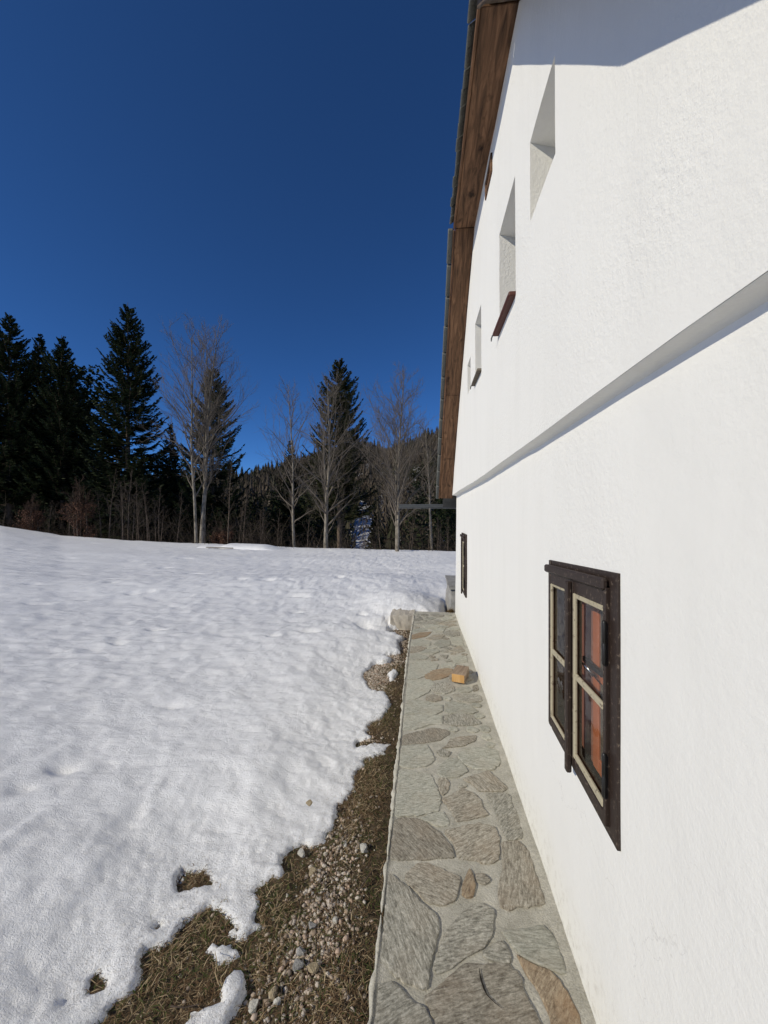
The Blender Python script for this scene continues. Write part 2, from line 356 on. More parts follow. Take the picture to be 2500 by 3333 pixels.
def field(X, Y):
    """height of the snow surface / open ground before snow thickness is taken off"""
    r = np.hypot(X, Y); a = np.arctan2(X, Y)
    back = Y < 0.0
    a = np.where(back, np.where(X < 0, -1.45, 1.2), a)
    rc = np.interp(a, C_ANG, C_R); zc = np.interp(a, C_ANG, C_Z)
    z0 = -0.07
    t = np.clip(r / rc, 0, 1)
    z = z0 + (zc - z0) * t ** 1.7
    over = np.clip(r - rc, 0, None)
    z = z - np.minimum(0.05 * over + 0.006 * over ** 2, 0.20 * over) * sstep(0, 3, over)
    z = np.maximum(z, -9.0 + 0 * z)
    hill = sstep(62, 330, r); zr = EYE + np.interp(a, R_ANG, R_T) * 330.0
    z = np.where(r > 60, np.maximum(z, -9.0) + (zr + 9.0) * (0.35 * np.clip((r - 62) / 268, 0, 1) + 0.65 * hill), z)
    z = z - np.clip(r - 335, 0, None) * 0.35
    z = np.where(back, z0 + 0 * z - 0.01 * np.abs(Y), z)
    return z
MOUNDS = [(-3.4, 8.2, 0.20, 1.9, 1.2), (-1.2, 8.8, 0.14, 1.3, 0.9), (-6.5, 7.2, 0.12, 2.5, 1.3), (-1.9, 4.6, 0.05, 1.0, 1.0), (-0.35, 7.0, 0.10, 0.6, 0.5), (-10, 12, .12, 3, 1.5), (-4, 13, .08, 3, .9), (0.5, 11.5, .06, 2.0, .6)]
def snow_relief(X, Y):
    z = 0
    for mx, my, h, sx, sy in MOUNDS: z = z + h * np.exp(-((X - mx) / sx) ** 2 - ((Y - my) / sy) ** 2)
    z = z + 0.035 * fbm(X * 0.55, Y * 0.8, 3, 3)
    far = sstep(2.5, 7, np.hypot(X, Y))
    # wind and melt ripples, sun cups
    wx = X + 0.25 * fbm(X * 1.3, Y * 1.3, 8, 2); wy = Y + 0.25 * fbm(X * 1.3, Y * 1.3, 9, 2)
    mid = sstep(1.6, 5, np.hypot(X, Y))
    z = z + (0.004 + 0.014 * far) * fbm(wx * 1.6 + wy * 0.5, wy * 4.2 - wx * 0.9, 21, 4, 0.55)
    z = z + (0.002 + 0.0105 * mid) * ridged(wx * 2.6 + wy * 0.8, wy * 6.5 - wx * 1.2, 24, 3, 0.55) * (0.5 + 0.5 * fbm(X * 0.5, Y * 0.5, 29, 2))
    z = z + (0.003 + 0.005 * far) * fbm(X * 9, Y * 9, 31, 3, 0.6)
    z = z + 0.0024 * ridged(X * 22, Y * 26, 41, 2)
    # old tracks and dents
    rs = np.random.RandomState(5)
    n = 150
    tx = -rs.uniform(0.5, 17, n); ty = rs.uniform(4, 16.5, n)
    for i in range(n):
        d = rs.uniform(0.015, 0.05); s = rs.uniform(0.05, 0.12)
        z = z - d * np.exp(-(((X - tx[i]) / (s * 1.5)) ** 2 + ((Y - ty[i]) / s) ** 2) ** 2)
    for (px_, py_, d, sx, sy) in [(505, 2048, .06, .10, .05), (870, 1912, .07, .16, .06), (975, 1945, .04, .25, .05), (450, 2600, .035, .05, .14), (490, 2560, -.025, .04, .10), (200, 2490, .03, .08, .05), (70, 2560, .03, .08, .05), (45, 2720, -.02, .05, .25), (640, 1870, .04, .2, .08), (850, 1893, .04, .3, .06), (560, 2290, .02, .2, .05)]:
        p = on_z(px_, py_, -0.05); z = z - d * np.exp(-((X - p.x) / sx) ** 2 - ((Y - p.y) / sy) ** 2)
    return z
GZ = -0.20
# edge of the snow cover, traced on the ground
EDGE_PX = [(1262, 2030), (1262, 2050), (1312, 2067), (1292, 2089), (1303, 2118), (1250, 2127), (1276, 2139), (1256, 2150), (1212, 2154), (1180, 2194), (1201, 2237), (1252, 2248), (1270, 2284),
           (1248, 2331), (1205, 2356), (1187, 2382), (1212, 2398), (1158, 2410), (1165, 2428), (1220, 2408), (1268, 2411), (1256, 2447), (1198, 2461), (1154, 2512), (1151, 2573), (1102, 2608), (1090, 2675), (1041, 2741), (969, 2747),
           (921, 2789), (939, 2843), (860, 2874), (824, 2898), (850, 2925), (848, 2958), (854, 3000), (800, 3048), (746, 3024), (776, 3012), (692, 2946), (601, 2994), (553, 3055), (463, 3109), (451, 3181), (402, 3235), (312, 3326)]
EDGE = [on_z(x, y, GZ + 0.02) for x, y in EDGE_PX]
POLY = np.array([(p.x, p.y) for p in EDGE] + [(-1.25, 0.9), (-1.6, -0.5), (-2.2, -6), (-200, -6), (-200, 200), (200, 200), (200, 7.6), (0.40, 7.6), (0.34, 6.5), (0.30, 6.12), (0.12, 5.97), (-0.10, 6.0), (-0.16, 5.93), (-0.36, 5.92), (-0.46, 5.86), (-0.56, 5.80)])
HOLES = [[(585, 2868), (600, 2840), (640, 2836), (668, 2850), (692, 2862), (685, 2880), (655, 2872), (620, 2888)], [(296, 3185), (300, 3160), (325, 3150), (330, 3162), (318, 3185), (322, 3205), (300, 3215)], [(505, 3010), (512, 3002), (520, 3022), (510, 3024)]]
ISLANDS = [[(674, 3078), (690, 3070), (716, 3082), (772, 3072), (776, 3092), (738, 3106), (728, 3121), (706, 3108)], [(590, 3345), (640, 3285), (690, 3255), (715, 3252), (722, 3195), (745, 3160), (785, 3155), (802, 3180), (775, 3225), (752, 3290), (738, 3350), (690, 3420), (600, 3420)], [(862, 2945), (875, 2932), (892, 2938), (884, 2952)], [(1262, 2186), (1280, 2172), (1292, 2180), (1282, 2205), (1266, 2208)]]
def sdf(P, X, Y):
    """signed distance to polygon P, positive inside"""
    P = np.asarray(P, float); x = X.ravel(); y = Y.ravel()
    d = np.full(x.shape, 1e9); ins = np.zeros(x.shape, bool)
    n = len(P)
    for i in range(n):
        ax, ay = P[i]; bx, by = P[(i + 1) % n]
        ex, ey = bx - ax, by - ay
        t = np.clip(((x - ax) * ex + (y - ay) * ey) / (ex * ex + ey * ey + 1e-12), 0, 1)
        d = np.minimum(d, (x - ax - t * ex) ** 2 + (y - ay - t * ey) ** 2)
        c = ((ay > y) != (by > y)) & (x < ex * (y - ay) / (ey + 1e-12) + ax)
        ins ^= c
    d = np.sqrt(d)
    return np.where(ins, d, -d).reshape(X.shape)
def graded(lo, hi, f0, f1, fine, g, g2=None):
    g2 = g2 or g
    """coordinates fine between f0 and f1, growing by g of the distance outside"""
    a = list(np.arange(f0, f1, fine))
    s = fine; v = f1
    while v < hi: a.append(v); s = max(fine, min(s * 1.06, fine + (v - f1) * g2)) if v > f1 else fine; v += s
    a.append(hi)
    b = []; v = f0 - fine; s = fine
    while v > lo: b.append(v); s = max(fine, min(s * 1.06, fine + (f0 - v) * g)); v -= s
    b.append(lo)
    return np.array(b[::-1] + a)
def plan(px): return [(on_z(x, y, GZ + 0.02).x, on_z(x, y, GZ + 0.02).y) for x, y in px]
def snow_sd(X, Y):
    sd = np.full(X.shape, 5.0)
    near = (X > -9) & (Y < 9)
    xs, ys = X[near], Y[near]
    s = sdf(POLY, xs, ys)
    for h in HOLES: s = np.minimum(s, -sdf(plan(h), xs, ys))
    for i in ISLANDS: s = np.maximum(s, sdf(plan(i), xs, ys))
    s = s + 0.020 * fbm(xs * 9, ys * 9, 51, 3, 0.6) + 0.034 * fbm(xs * 24, ys * 24, 55, 4, 0.75)
    sd[near] = s
    return sd
def ground_z(X, Y):
    z = field(X, Y)
    r = np.hypot(X, Y)
    z = z - 0.13 - 0.10 * sstep(3, 9, r)
    return z + 0.012 * fbm(X * 3, Y * 3, 61, 3) + 0.010 * fbm(X * 14, Y * 14, 66, 3)

gx = graded(-900, 900, -1.3, -0.1, 0.034, 0.075); gy = graded(-60, 900, 1.0, 3.5, 0.034, 0.075)
GX, GY = np.meshgrid(gx, gy)
_gz = ground_z(GX, GY)
_r = np.hypot(GX, GY)
_gz = np.where((_r > 24), _gz + np.minimum((_r - 24) * 0.02, 2.5) * fbm(GX * 0.03, GY * 0.03, 71, 4), _gz)
ground = link('ground', grid_mesh('ground', gx, gy, _gz), SOIL, smooth=True); tag(ground, kind='structure')

sx = graded(-46, 10, -1.6, -0.10, 0.014, 0.012, 0.05); sy = graded(-5, 42, 1.0, 3.0, 0.014, 0.05, 0.0095)
SX, SY = np.meshgrid(sx, sy)
_sd = snow_sd(SX, SY)
_thk = 0.021 + 0.014 * fbm(SX * 7, SY * 7, 78, 2) + 0.11 * sstep(-0.05, 0.75, _sd)
_prof = np.where(_sd > 0, _thk * np.sqrt(np.clip(1 - (1 - np.clip(_sd / 0.03, 0, 1)) ** 2, 0, 1)), np.clip(_sd, -0.12, 0) * 2.0)
_base = field(SX, SY)
_sz = _base - 0.13 + _prof + snow_relief(SX, SY) * np.clip(_sd / 0.25, 0.0, 1) + 0.010 * np.clip(1 - _sd / 0.5, 0, 1) * (_sd > 0) * fbm(SX * 38, SY * 38, 77, 2)
_sz = _sz - np.where(_sd < -0.06, 0.12, 0)
# snow heaped over the end of the paving and against the rock step
_sz = _sz + 0.085 * sstep(-1.3, -0.55, SX) * (1 - sstep(0.8, 1.6, SX)) * sstep(5.72, 5.98, SY) * (1 - sstep(6.8, 9.0, SY)) * sstep(-0.02, 0.10, _sd)
snow_field = link('snow_field', grid_mesh('snow_field', sx, sy, _sz), SNOW, smooth=True); tag(snow_field, kind='structure')
_at = snow_field.data.attributes.new('melt', 'FLOAT', 'POINT'); _at.data.foreach_set('value', np.exp(-np.clip(_sd, 0, 5) / 0.10).astype(np.float32).ravel())

# ------------------------------------------------------------------ stone paving along the house
paving = link('pavement', bpy.data.meshes.new('pavement'), MORTAR)
tag(paving, kind='structure')
def build_bed():
    xs = np.linspace(0, 1, 36); ys = np.arange(-2.0, 6.04, 0.025)
    U, Yv = np.meshgrid(xs, ys)
    left = -0.158 + 0.006 * fbm(Yv * 6, Yv * 0 + 3.1, 81, 3) - 0.012 * sstep(2.6, 3.4, Yv) + 0.03 * sstep(4.2, 6.0, Yv)
    X = left + (0.56 - left) * U
    Z = -0.005 + 0.004 * fbm(X * 7, Yv * 7, 82, 3) + 0.002 * fbm(X * 40, Yv * 40, 83, 2) + 0.008 * sstep(0.455, 0.50, X)
    n, m = len(xs), len(ys)
    V = np.stack([X, Yv, Z], -1).reshape(-1, 3)
    i = (np.arange(m - 1)[:, None] * n + np.arange(n - 1)[None, :]).ravel()
    Q = np.stack([i, i + 1, i + n + 1, i + n], 1)
    # side skirt (left) and end skirt
    L = V.reshape(m, n, 3)[:, 0]; S = L.copy(); S[:, 2] = -0.6; S[:, 0] += 0.01
    E_ = V.reshape(m, n, 3)[-1]; S2 = E_.copy(); S2[:, 2] = -0.6
    o = len(V); V = np.concatenate([V, S, S2])
    k = np.arange(m - 1); Q2 = np.stack([k * n, (k + 1) * n, o + k + 1, o + k], 1)
    k = np.arange(n - 1); b = (m - 1) * n; o2 = o + m; Q3 = np.stack([b + k, b + k + 1, o2 + k + 1, o2 + k], 1)
    return np_mesh('pavement', V, np.concatenate([Q, Q2[:, ::-1], Q3[:, ::-1]]))
paving.data = build_bed(); paving.data.materials.append(MORTAR); paving.data.shade_smooth()
def build_lip():
    rs = np.random.RandomState(4); polys, rad = [], []
    y = -0.5
    while y < 6.0:
        L = rs.uniform(0.12, 0.4); t = np.linspace(0, 1, 14)
        yy = y + L * t
        x = -0.164 - 0.012 * float(sstep(2.6, 3.4, np.array(y))) + 0.03 * float(sstep(4.2, 6.0, np.array(y))) + 0.008 * fbm(yy * 22, yy * 0 + 1.7, 90, 3)
        z = -0.016 + 0.008 * fbm(yy * 25, yy * 0 + 7.7, 91, 3) + rs.uniform(-.006, .004)
        polys.append(np.stack([x, yy, z], 1)); rad.append(np.clip(rs.uniform(0.008, 0.017) * (0.85 + 0.5 * fbm(yy * 30, yy * 0, 92, 2)) * np.sqrt(np.clip(1 - (2 * t - 1) ** 6, 0.02, 1)), 0.002, 1)); y += L * rs.uniform(0.8, 1.05)
    V, Q = tubes(polys, rad, 8); return np_mesh('mortar_lip', V, Q)
link('mortar_lip', build_lip(), LIP, paving, True)

def c7(*p): return [(1150 + .5124 * x, 2500 + .5124 * y) for x, y in p]
def c6(*p): return [(1100 + .3617 * x, 1850 + .3617 * y) for x, y in p]
STONE_PX = [
 (1, c7((285,20),(330,18),(490,50),(520,120),(545,210),(530,260),(420,285),(262,287),(268,150))), (2, c7((540,70),(580,62),(612,95),(600,140),(572,170),(545,140))),
 (2, c7((705,70),(860,22),(900,60),(975,125),(940,145),(800,140),(765,100))), (0, c7((665,105),(690,95),(725,112),(700,126),(672,122))), (2, c7((640,170),(690,133),(770,170),(800,200),(815,250),(850,290),(780,310),(660,332),(640,290),(600,225),(570,195))),
 (0, c7((850,175),(950,165),(1000,180),(1005,230),(1040,290),(1060,350),(1080,390),(1060,435),(980,440),(950,390),(920,310),(895,250))), (1, c7((430,320),(500,290),(570,280),(605,340),(600,365),(540,370),(480,345))),
 (2, c7((260,345),(320,325),(420,335),(480,370),(560,430),(610,500),(625,555),(440,570),(300,570),(240,560),(245,470))), (2, c7((590,405),(700,375),(800,358),(890,380),(915,440),(910,570),(850,595),(740,570),(680,570),(650,480))),
 (2, c7((950,490),(1050,480),(1110,540),(1150,640),(1180,720),(1200,800),(1220,850),(1150,860),(1040,865),(1000,885),(945,860),(930,760),(960,650))), (2, c7((345,680),(420,610),(480,610),(560,650),(665,690),(660,740),(630,830),(560,855),(470,845),(420,780),(360,740))),
 (3, c7((700,730),(740,640),(760,680),(775,740),(760,810),(720,815),(690,790))), (2, c7((775,670),(830,670),(870,710),(840,740),(785,720))),
 (0, c7((215,690),(260,710),(350,780),(420,860),(500,930),(535,990),(510,1080),(500,1150),(470,1260),(465,1370),(400,1350),(300,1310),(240,1260),(170,1190),(175,1050),(195,850))),
 (0, c7((700,920),(790,870),(880,905),(875,1000),(860,1080),(800,1150),(720,1180),(640,1250),(540,1290),(530,1220),(570,1120),(620,1010))), (0, c7((830,1160),(940,1100),(970,1130),(1000,1200),(990,1240),(900,1230),(830,1190))),
 (1, c7((960,1045),(1100,1030),(1200,1010),(1260,1060),(1310,1140),(1345,1235),(1340,1300),(1250,1275),(1165,1240),(1100,1210),(1020,1130))), (3, c7((1050,1200),(1150,1262),(1250,1298),(1310,1360),(1370,1460),(1430,1560),(1440,1640),(1440,1760),(1290,1760),(1245,1560),(1180,1420),(1120,1330))),
 (2, c7((490,1450),(600,1370),(720,1260),(780,1265),(880,1255),(980,1265),(1050,1330),(1060,1420),(1110,1510),(1140,1540),(1175,1640),(1200,1800),(900,1850),(620,1800),(560,1620))), (0, c7((130,1380),(250,1370),(330,1440),(380,1500),(440,1520),(490,1640),(520,1750),(300,1800),(60,1750),(95,1600))),
 (1, c6((900,1800),(1000,1710),(1100,1730),(1160,1820),(1080,1870),(960,1880),(905,1850))), (1, c6((1100,1690),(1150,1630),(1330,1620),(1450,1650),(1460,1740),(1380,1800),(1240,1790),(1150,1750))), (1, c6((570,1610),(690,1600),(790,1600),(825,1650),(850,1720),(800,1760),(660,1780),(550,1760))),
 (2, c6((580,1500),(700,1480),(850,1440),(960,1460),(980,1490),(900,1540),(780,1560),(600,1585))), (2, c6((1020,1540),(1100,1520),(1230,1510),(1220,1550),(1130,1590),(960,1610),(1000,1580))), (0, c6((975,1330),(1100,1310),(1200,1330),(1270,1390),(1200,1405),(1050,1410),(975,1390))),
 (1, c6((980,1220),(1040,1200),(1160,1230),(1240,1280),(1200,1300),(1080,1300),(985,1290))), (1, c6((605,1210),(700,1190),(830,1210),(915,1230),(920,1280),(850,1310),(740,1300),(610,1300))), (1, c6((600,1330),(740,1320),(915,1330),(915,1395),(820,1400),(700,1440),(590,1440))),
 (2, c6((805,1150),(850,1135),(920,1150),(925,1180),(860,1195),(800,1180))), (0, c6((1050,1135),(1200,1135),(1290,1150),(1300,1190),(1200,1200),(1090,1190))), (0, c6((840,1080),(880,1040),(960,1025),(1030,1065),(1035,1100),(960,1120),(880,1110))),
 (1, c6((625,1020),(720,1010),(820,1010),(850,1040),(800,1110),(700,1160),(615,1170))), (3, c6((790,960),(840,920),(960,905),(1020,910),(1000,960),(920,990),(830,1000))), (1, c6((635,870),(700,840),(800,840),(880,860),(870,900),(800,950),(720,980),(630,985))),
 (1, c6((930,860),(1000,850),(1050,860),(1040,885),(940,890))), (1, c6((645,780),(720,770),(800,795),(780,815),(650,820))), (1, c6((750,760),(800,730),(890,730),(905,750),(850,770))), (2, c6((650,710),(720,700),(790,715),(740,745),(650,755))),
 (1, c6((665,650),(740,640),(820,660),(820,690),(700,695),(660,685))), (1, c6((870,680),(920,645),(1000,650),(1000,690),(920,710))), (0, c6((950,575),(1010,560),(1080,570),(1085,600),(1010,610),(960,595))), (3, c6((668,600),(740,580),(830,575),(790,610),(690,630),(662,630))),
 (2, c6((800,630),(860,603),(950,605),(920,630),(850,640))), (1, c6((860,560),(880,540),(960,540),(940,570),(880,575))), (1, c6((770,515),(830,502),(910,515),(890,535),(800,538))), (1, c6((680,545),(770,541),(800,555),(730,570),(672,570))),
 (0, c6((690,500),(760,482),(850,480),(900,498),(780,508))), (2, c6((920,495),(1000,480),(1060,510),(1000,520))), (1, c6((780,455),(850,440),(880,450),(830,465))), (2, c6((1010,740),(1090,700),(1140,740),(1080,760))), (1, c6((1030,800),(1150,790),(1160,840),(1060,850))),
 (2, c6((840,815),(900,810),(900,825),(840,830))), (0, c6((920,780),(990,780),(970,810))), (1, c6((1010,620),(1110,625),(1125,690),(1040,680))), (2, c6((1215,1060),(1262,1048),(1264,1090),(1222,1102))), (0, c6((690,455),(745,440),(760,462),(700,472))), (1, c6((930,450),(1000,440),(1040,452),(960,470)))]
def paving_stone(px_, kind, seed, flat_=False):
    rs = random.Random(seed)
    P = [p.xy for p in px_] if flat_ else [on_z(x, y, 0).xy for x, y in px_]
    c = sum(P, Vector((0, 0))) / len(P); g_ = 1.0 if flat_ else (1.10 if c.y < 2.4 else 1.17)
    P = [c + (p - c) * g_ for p in P]; P = [Vector((min(max(p.x, -0.15), 0.478), p.y)) for p in P]
    pts = []
    for i in range(len(P)):
        a, b = P[i], P[(i + 1) % len(P)]
        nseg = max(1, int((b - a).length / 0.014))
        for k in range(nseg): pts.append(a.lerp(b, k / nseg))
    # soften corners, then roughen the edge
    pts = [(pts[i - 1] + pts[i] * 5 + pts[(i + 1) % len(pts)]) / 7 for i in range(len(pts))]
    amp = min(0.006, 0.03 * math.sqrt(max(1e-4, sum((p - c).length for p in pts) / len(pts)) ** 2))
    pts = [p + (p - c).normalized() * rs.uniform(-amp, amp) for p in pts]
    th = rs.uniform(0, math.pi) if kind != 1 else rs.uniform(-0.4, 0.6)
    R = Matrix.Rotation(-th, 2); n = len(pts)
    up = rs.uniform(0.0015, 0.0045); rough = [rs.uniform(-0.001, 0.001) for _ in pts]
    bm = bmesh.new()
    def ring(s, z, j): return [bm.verts.new((*(R @ ((p - c) * s)), z + j * rough[i])) for i, p in enumerate(pts)]
    sz = sum((p - c).length for p in pts) / n; e = max(0.80, 1 - 0.007 / sz)
    r0 = ring(1.0, -0.02, 0); r1 = ring(1.0, up * 0.45, 1); r2 = ring(e, up, 1); r3 = ring(e * 0.9, up + 0.0004, 0); ce = bm.verts.new((0, 0, up))
    for A, B in ((r0, r1), (r1, r2), (r2, r3)):
        for i in range(n): bm.faces.new((A[i], A[(i + 1) % n], B[(i + 1) % n], B[i]))
    for i in range(n): bm.faces.new((r3[i], r3[(i + 1) % n], ce))
    bmesh.ops.recalc_face_normals(bm, faces=bm.faces[:])
    o = link('paving_stone', bm_mesh(bm, 'paving_stone'), STONES[kind], paving)
    o.location = (c.x, c.y, 0); o.rotation_euler = (0, 0, th)
    return o
for i, (k, p) in enumerate(STONE_PX): paving_stone(p, k, 100 + i)
_polys = [np.array([tuple(on_z(x, y, 0).xy) for x, y in p]) for _, p in STONE_PX]
def fillers():
    r = np.random.RandomState(77); cx = r.uniform(-0.13, 0.45, 6000); cy = 2.35 + 3.5 * r.uniform(0, 1, 6000); room = np.full(6000, 0.12); done = []
    for P in _polys: room = np.minimum(room, -sdf(P, cx, cy))
    for k in np.flatnonzero(room > 0.03):
        c = Vector((cx[k], cy[k])); q = room[k]
        for d_, e_ in done: q = min(q, (c - d_).length - e_)
        q = min(q - (0.016 if c.y < 2.4 else 0.02), c.x + 0.15, 0.475 - c.x)
        if q < 0.033: continue
        done.append((c, q))
        if len(done) > 60: break
    return done
for i, (c, q) in enumerate(fillers()):
    r = random.Random(500 + i); n_ = r.randint(5, 7); a0 = r.uniform(0, 6)
    pts_ = [Vector((c.x + q * r.uniform(.85, 1.4) * math.cos(a0 + 6.283 * k / n_), c.y + q * r.uniform(.85, 1.3) * math.sin(a0 + 6.283 * k / n_), 0)) for k in range(n_)]
    paving_stone(pts_, r.choice((0, 1, 1, 2)), 700 + i, True)
# crack across the largest slab
def crack():
    pts = [on_z(*p, 0.0085) for p in c7((800,1270),(808,1330),(830,1400),(850,1440),(900,1490),(945,1525))]
    w = [0.0006, 0.0025, 0.003, 0.002, 0.0016, 0.0004]; V, Q = [], []
    for p, d in zip(pts, w): V += [(p.x - d, p.y, p.z), (p.x + d, p.y, p.z), (p.x + d, p.y, p.z - 0.001), (p.x - d, p.y, p.z - 0.001)]
    for i in range(len(pts) - 1):
        for k in range(4): Q.append((i * 4 + k, i * 4 + (k + 1) % 4, i * 4 + 4 + (k + 1) % 4, i * 4 + 4 + k))
    return np_mesh('crack', V, Q)
CRK, _, _, _ = mat('crack_shadow', (0.03, 0.026, 0.022), 0.95, 0.0)
link('crack', crack(), CRK, paving)

# side slab of the terrace at the far end, and the rock step at the house corner
def rock_block(name, lo, hi, m, seed, amp, parent=None, cuts=5):
    bm = box_bm(hi[0] - lo[0], hi[1] - lo[1], hi[2] - lo[2]); bmesh.ops.subdivide_edges(bm, edges=bm.edges[:], cuts=cuts, use_grid_fill=True)
    rs = random.Random(seed)
    for v in bm.verts:
        p = v.co
        v.co += Vector((rs.uniform(-1, 1), rs.uniform(-1, 1), rs.uniform(-1, 1))) * amp
    o = link(name, bm_mesh(bm, name), m, parent); o.location = [(a + b) / 2 for a, b in zip(lo, hi)]; return o
side = rock_block('terrace_slab', (-0.52, 5.87, -0.6), (-0.146, 7.0, -0.03), PALE, 9, 0.012, None, 7)
tag(side, 'pale rendered terrace slab half under snow at far end of paving', 'slab')
step = empty('stone_step', (0.62, 6.6, 0)); tag(step, 'rough stone step with grey slab top at the far house corner', 'step')
def child_at(o, p): o.parent = p; o.matrix_parent_inverse = Matrix.Translation(-Vector(p.location)) if p.rotation_euler.z == 0 else p.matrix_world.inverted(); return o
child_at(rock_block('rubble_base', (0.425, 6.30, -0.5), (1.2, 7.4, 0.30), GREYROCK, 3, 0.022), step)
child_at(rock_block('slab_top', (0.405, 6.28, 0.30), (1.2, 7.4, 0.35), GREYROCK, 4, 0.008), step)

# ------------------------------------------------------------------ house
house = empty('house', (2.0, 2.6, 0.0)); tag(house, 'white plastered farmhouse gable with brown soffit and small windows', 'house')
def part(o): return child_at(o, house)
def XL(Y, Z): return 0.514 - 0.040 * sstep(3.2, 5.9, Y) * (1 - np.clip(Z, 0, 1.9) * 0.28) + 0.006 * fbm(Y * 0.9, Z * 0.9 + 3, 101, 3) + 0.0015 * fbm(Y * 5, Z * 5, 102, 2)
def XU0(Y): return 0.514 - 0.040 * 0.5 * sstep(3.2, 5.9, Y) - 0.043 - 0.020 * sstep(0.5, 5.9, Y)
def XU(Y, Z): return XU0(Y) + 0.006 * fbm(Y * 0.9, Z * 0 + 1.85 * 0.9 + 3, 101, 3) + 0.0015 * fbm(Y * 5, Z * 5, 112, 2) + 0.004 * fbm(Y * 0.8, Z * 0.8 + 9, 111, 2) * sstep(0.0, 0.5, Z - 1.9)
def on_u(px_, py_):
    X = 0.45
    for _ in range(6):
        p = on_x(px_, py_, X); X = float(XU0(np.array(p.y)))
    return (p.y, p.z)
def band_z(Y):
    Y = np.asarray(Y, float); return np.interp(Y, [-0.5, 0.6, 1.6, 3.0, 5.95], [1.884, 1.880, 1.866, 1.838, 1.805]) + 0.004 * fbm(Y * 3.0, Y * 0 + 2, 120, 2)
YN, YF = -0.06, 5.95
KINK = on_u(1545, 740); APEX = on_u(1690, 20); CORNER = (5.95, 1.805)
APEX = (APEX[0], APEX[1] + 0.025)
OVH = 0.19
def cast(px_, py_): q = on_u(px_, py_); return (q[0] - OVH * -LIGHT.y / -LIGHT.x, q[1] + OVH * -LIGHT.z / LIGHT.x)
NEAR1 = cast(2035, 172); NEAR2 = cast(2500, 0); _t = (NEAR2[1] - 1.885) / (NEAR1[1] - NEAR2[1]); NEAR2 = (NEAR2[0] - (NEAR1[0] - NEAR2[0]) * _t, 1.885)
YN = NEAR2[0]
def skew(Y, Z, w):
    ym, zm, s = w; return zm + (Z - zm) * (1 + s * (ym - Y))
def wall_mesh(name, outline, holes, fx, step_, depth):
    """plaster wall: outline and holes as (Y,Z) polygons; holes = (poly, back_poly, depth)"""
    pts, edges = [], []
    def add(poly):
        i0 = len(pts); dens = []
        for i in range(len(poly)):
            a, b = Vector(poly[i]), Vector(poly[(i + 1) % len(poly)]); k = max(1, int((b - a).length / step_))
            for j in range(k): dens.append(a.lerp(b, j / k))
        pts.extend(dens); n = len(dens); edges.extend([(i0 + i, i0 + (i + 1) % n) for i in range(n)])
        return i0, n
    add(outline); hl = [add(h[0]) for h in holes]
    A = np.array([tuple(p) for p in outline]); lo, hi = A.min(0), A.max(0)
    gy_, gz_ = np.meshgrid(np.arange(lo[0] + step_ / 2, hi[0], step_), np.arange(lo[1] + step_ / 2, hi[1], step_))
    ok = sdf(A, gy_, gz_) > step_ * 0.4
    for h in holes: ok &= sdf(np.array([tuple(p) for p in h[0]]), gy_, gz_) < -step_ * 0.4
    pts.extend([Vector(p) for p in zip(gy_[ok], gz_[ok])])
    v, e, f, *_ = delaunay_2d_cdt(pts, edges, [], 0, 1e-6)
    v = np.array([tuple(p) for p in v]); f = np.array([t for t in f if len(t) == 3]); c = v[f].mean(1)
    keep = sdf(A, c[:, 0], c[:, 1]) > 0
    for h in holes: keep &= sdf(np.array([tuple(p) for p in h[0]]), c[:, 0], c[:, 1]) < 0
    f = f[keep]
    V = np.stack([fx(v[:, 0], v[:, 1]), v[:, 0], v[:, 1]], 1)
    a = V[f]; nx = np.cross(a[:, 1] - a[:, 0], a[:, 2] - a[:, 0])[:, 0]; f = np.where((nx > 0)[:, None], f[:, ::-1], f)
    Vs = [V]; T = [f]; o = len(V)
    for poly, back, dep in holes:
        n = len(poly)
        for i in range(n):
            a, b = poly[i], poly[(i + 1) % n]; ba, bb = back[i], back[(i + 1) % n]; k = max(1, int(math.dist(a, b) / step_))
            t = np.linspace(0, 1, k + 1)
            fy = a[0] + (b[0] - a[0]) * t; fz = a[1] + (b[1] - a[1]) * t; qy = ba[0] + (bb[0] - ba[0]) * t; qz = ba[1] + (bb[1] - ba[1]) * t
            fr = np.stack([fx(fy, fz), fy, fz], 1); bk = np.stack([np.full(k + 1, dep), qy, qz], 1)
            Vs.append(np.concatenate([fr, bk])); j = np.arange(k)
            T.append(np.concatenate([np.stack([o + j, o + j + 1, o + k + 1 + j], 1), np.stack([o + j + 1, o + k + 2 + j, o + k + 1 + j], 1)])); o += 2 * (k + 1)
    me = np_mesh(name, np.concatenate(Vs), None, np.concatenate(T))
    me.shade_smooth(); me.set_sharp_from_angle(angle=math.radians(35))
    return me
def rect(y0, y1, z0, z1, w=None):
    c = [(y0, z0), (y1, z0), (y1, z1), (y0, z1)]
    return [(y, skew(y, z, w)) for y, z in c] if w else c
WIN = [(1.068, 1.628, 0.672, 1.372, (1.34, 1.02, 0.17)), (4.56, 5.03, 0.548, 1.285, (4.8, 0.92, 0.0))]
low_out = [(YN, -0.5), (YF, -0.5), (YF, 1.83)] + [(y, float(band_z(y)) + 0.03) for y in np.linspace(5.8, YN + 0.1, 40)] + [(YN, 1.90)]
low_holes = [(rect(*w[:4], w[4]), rect(w[0] - 0.0, w[1] + 0.0, w[2], w[3], w[4]), 0.80) for w in WIN]
part(link('wall', wall_mesh('wall', low_out, low_holes, XL, 0.07, 0.3), PLASTER))
def niche(near_top, far_bottom): a, b = on_u(*near_top), on_u(*far_bottom); return (a[0], b[0], b[1], a[1])
NICHE = [niche((1809, 180), (1726, 722)), niche((1676, 572), (1623, 1075)), niche((1566, 990), (1547, 1245)), niche((1532, 1160), (1522, 1285))]
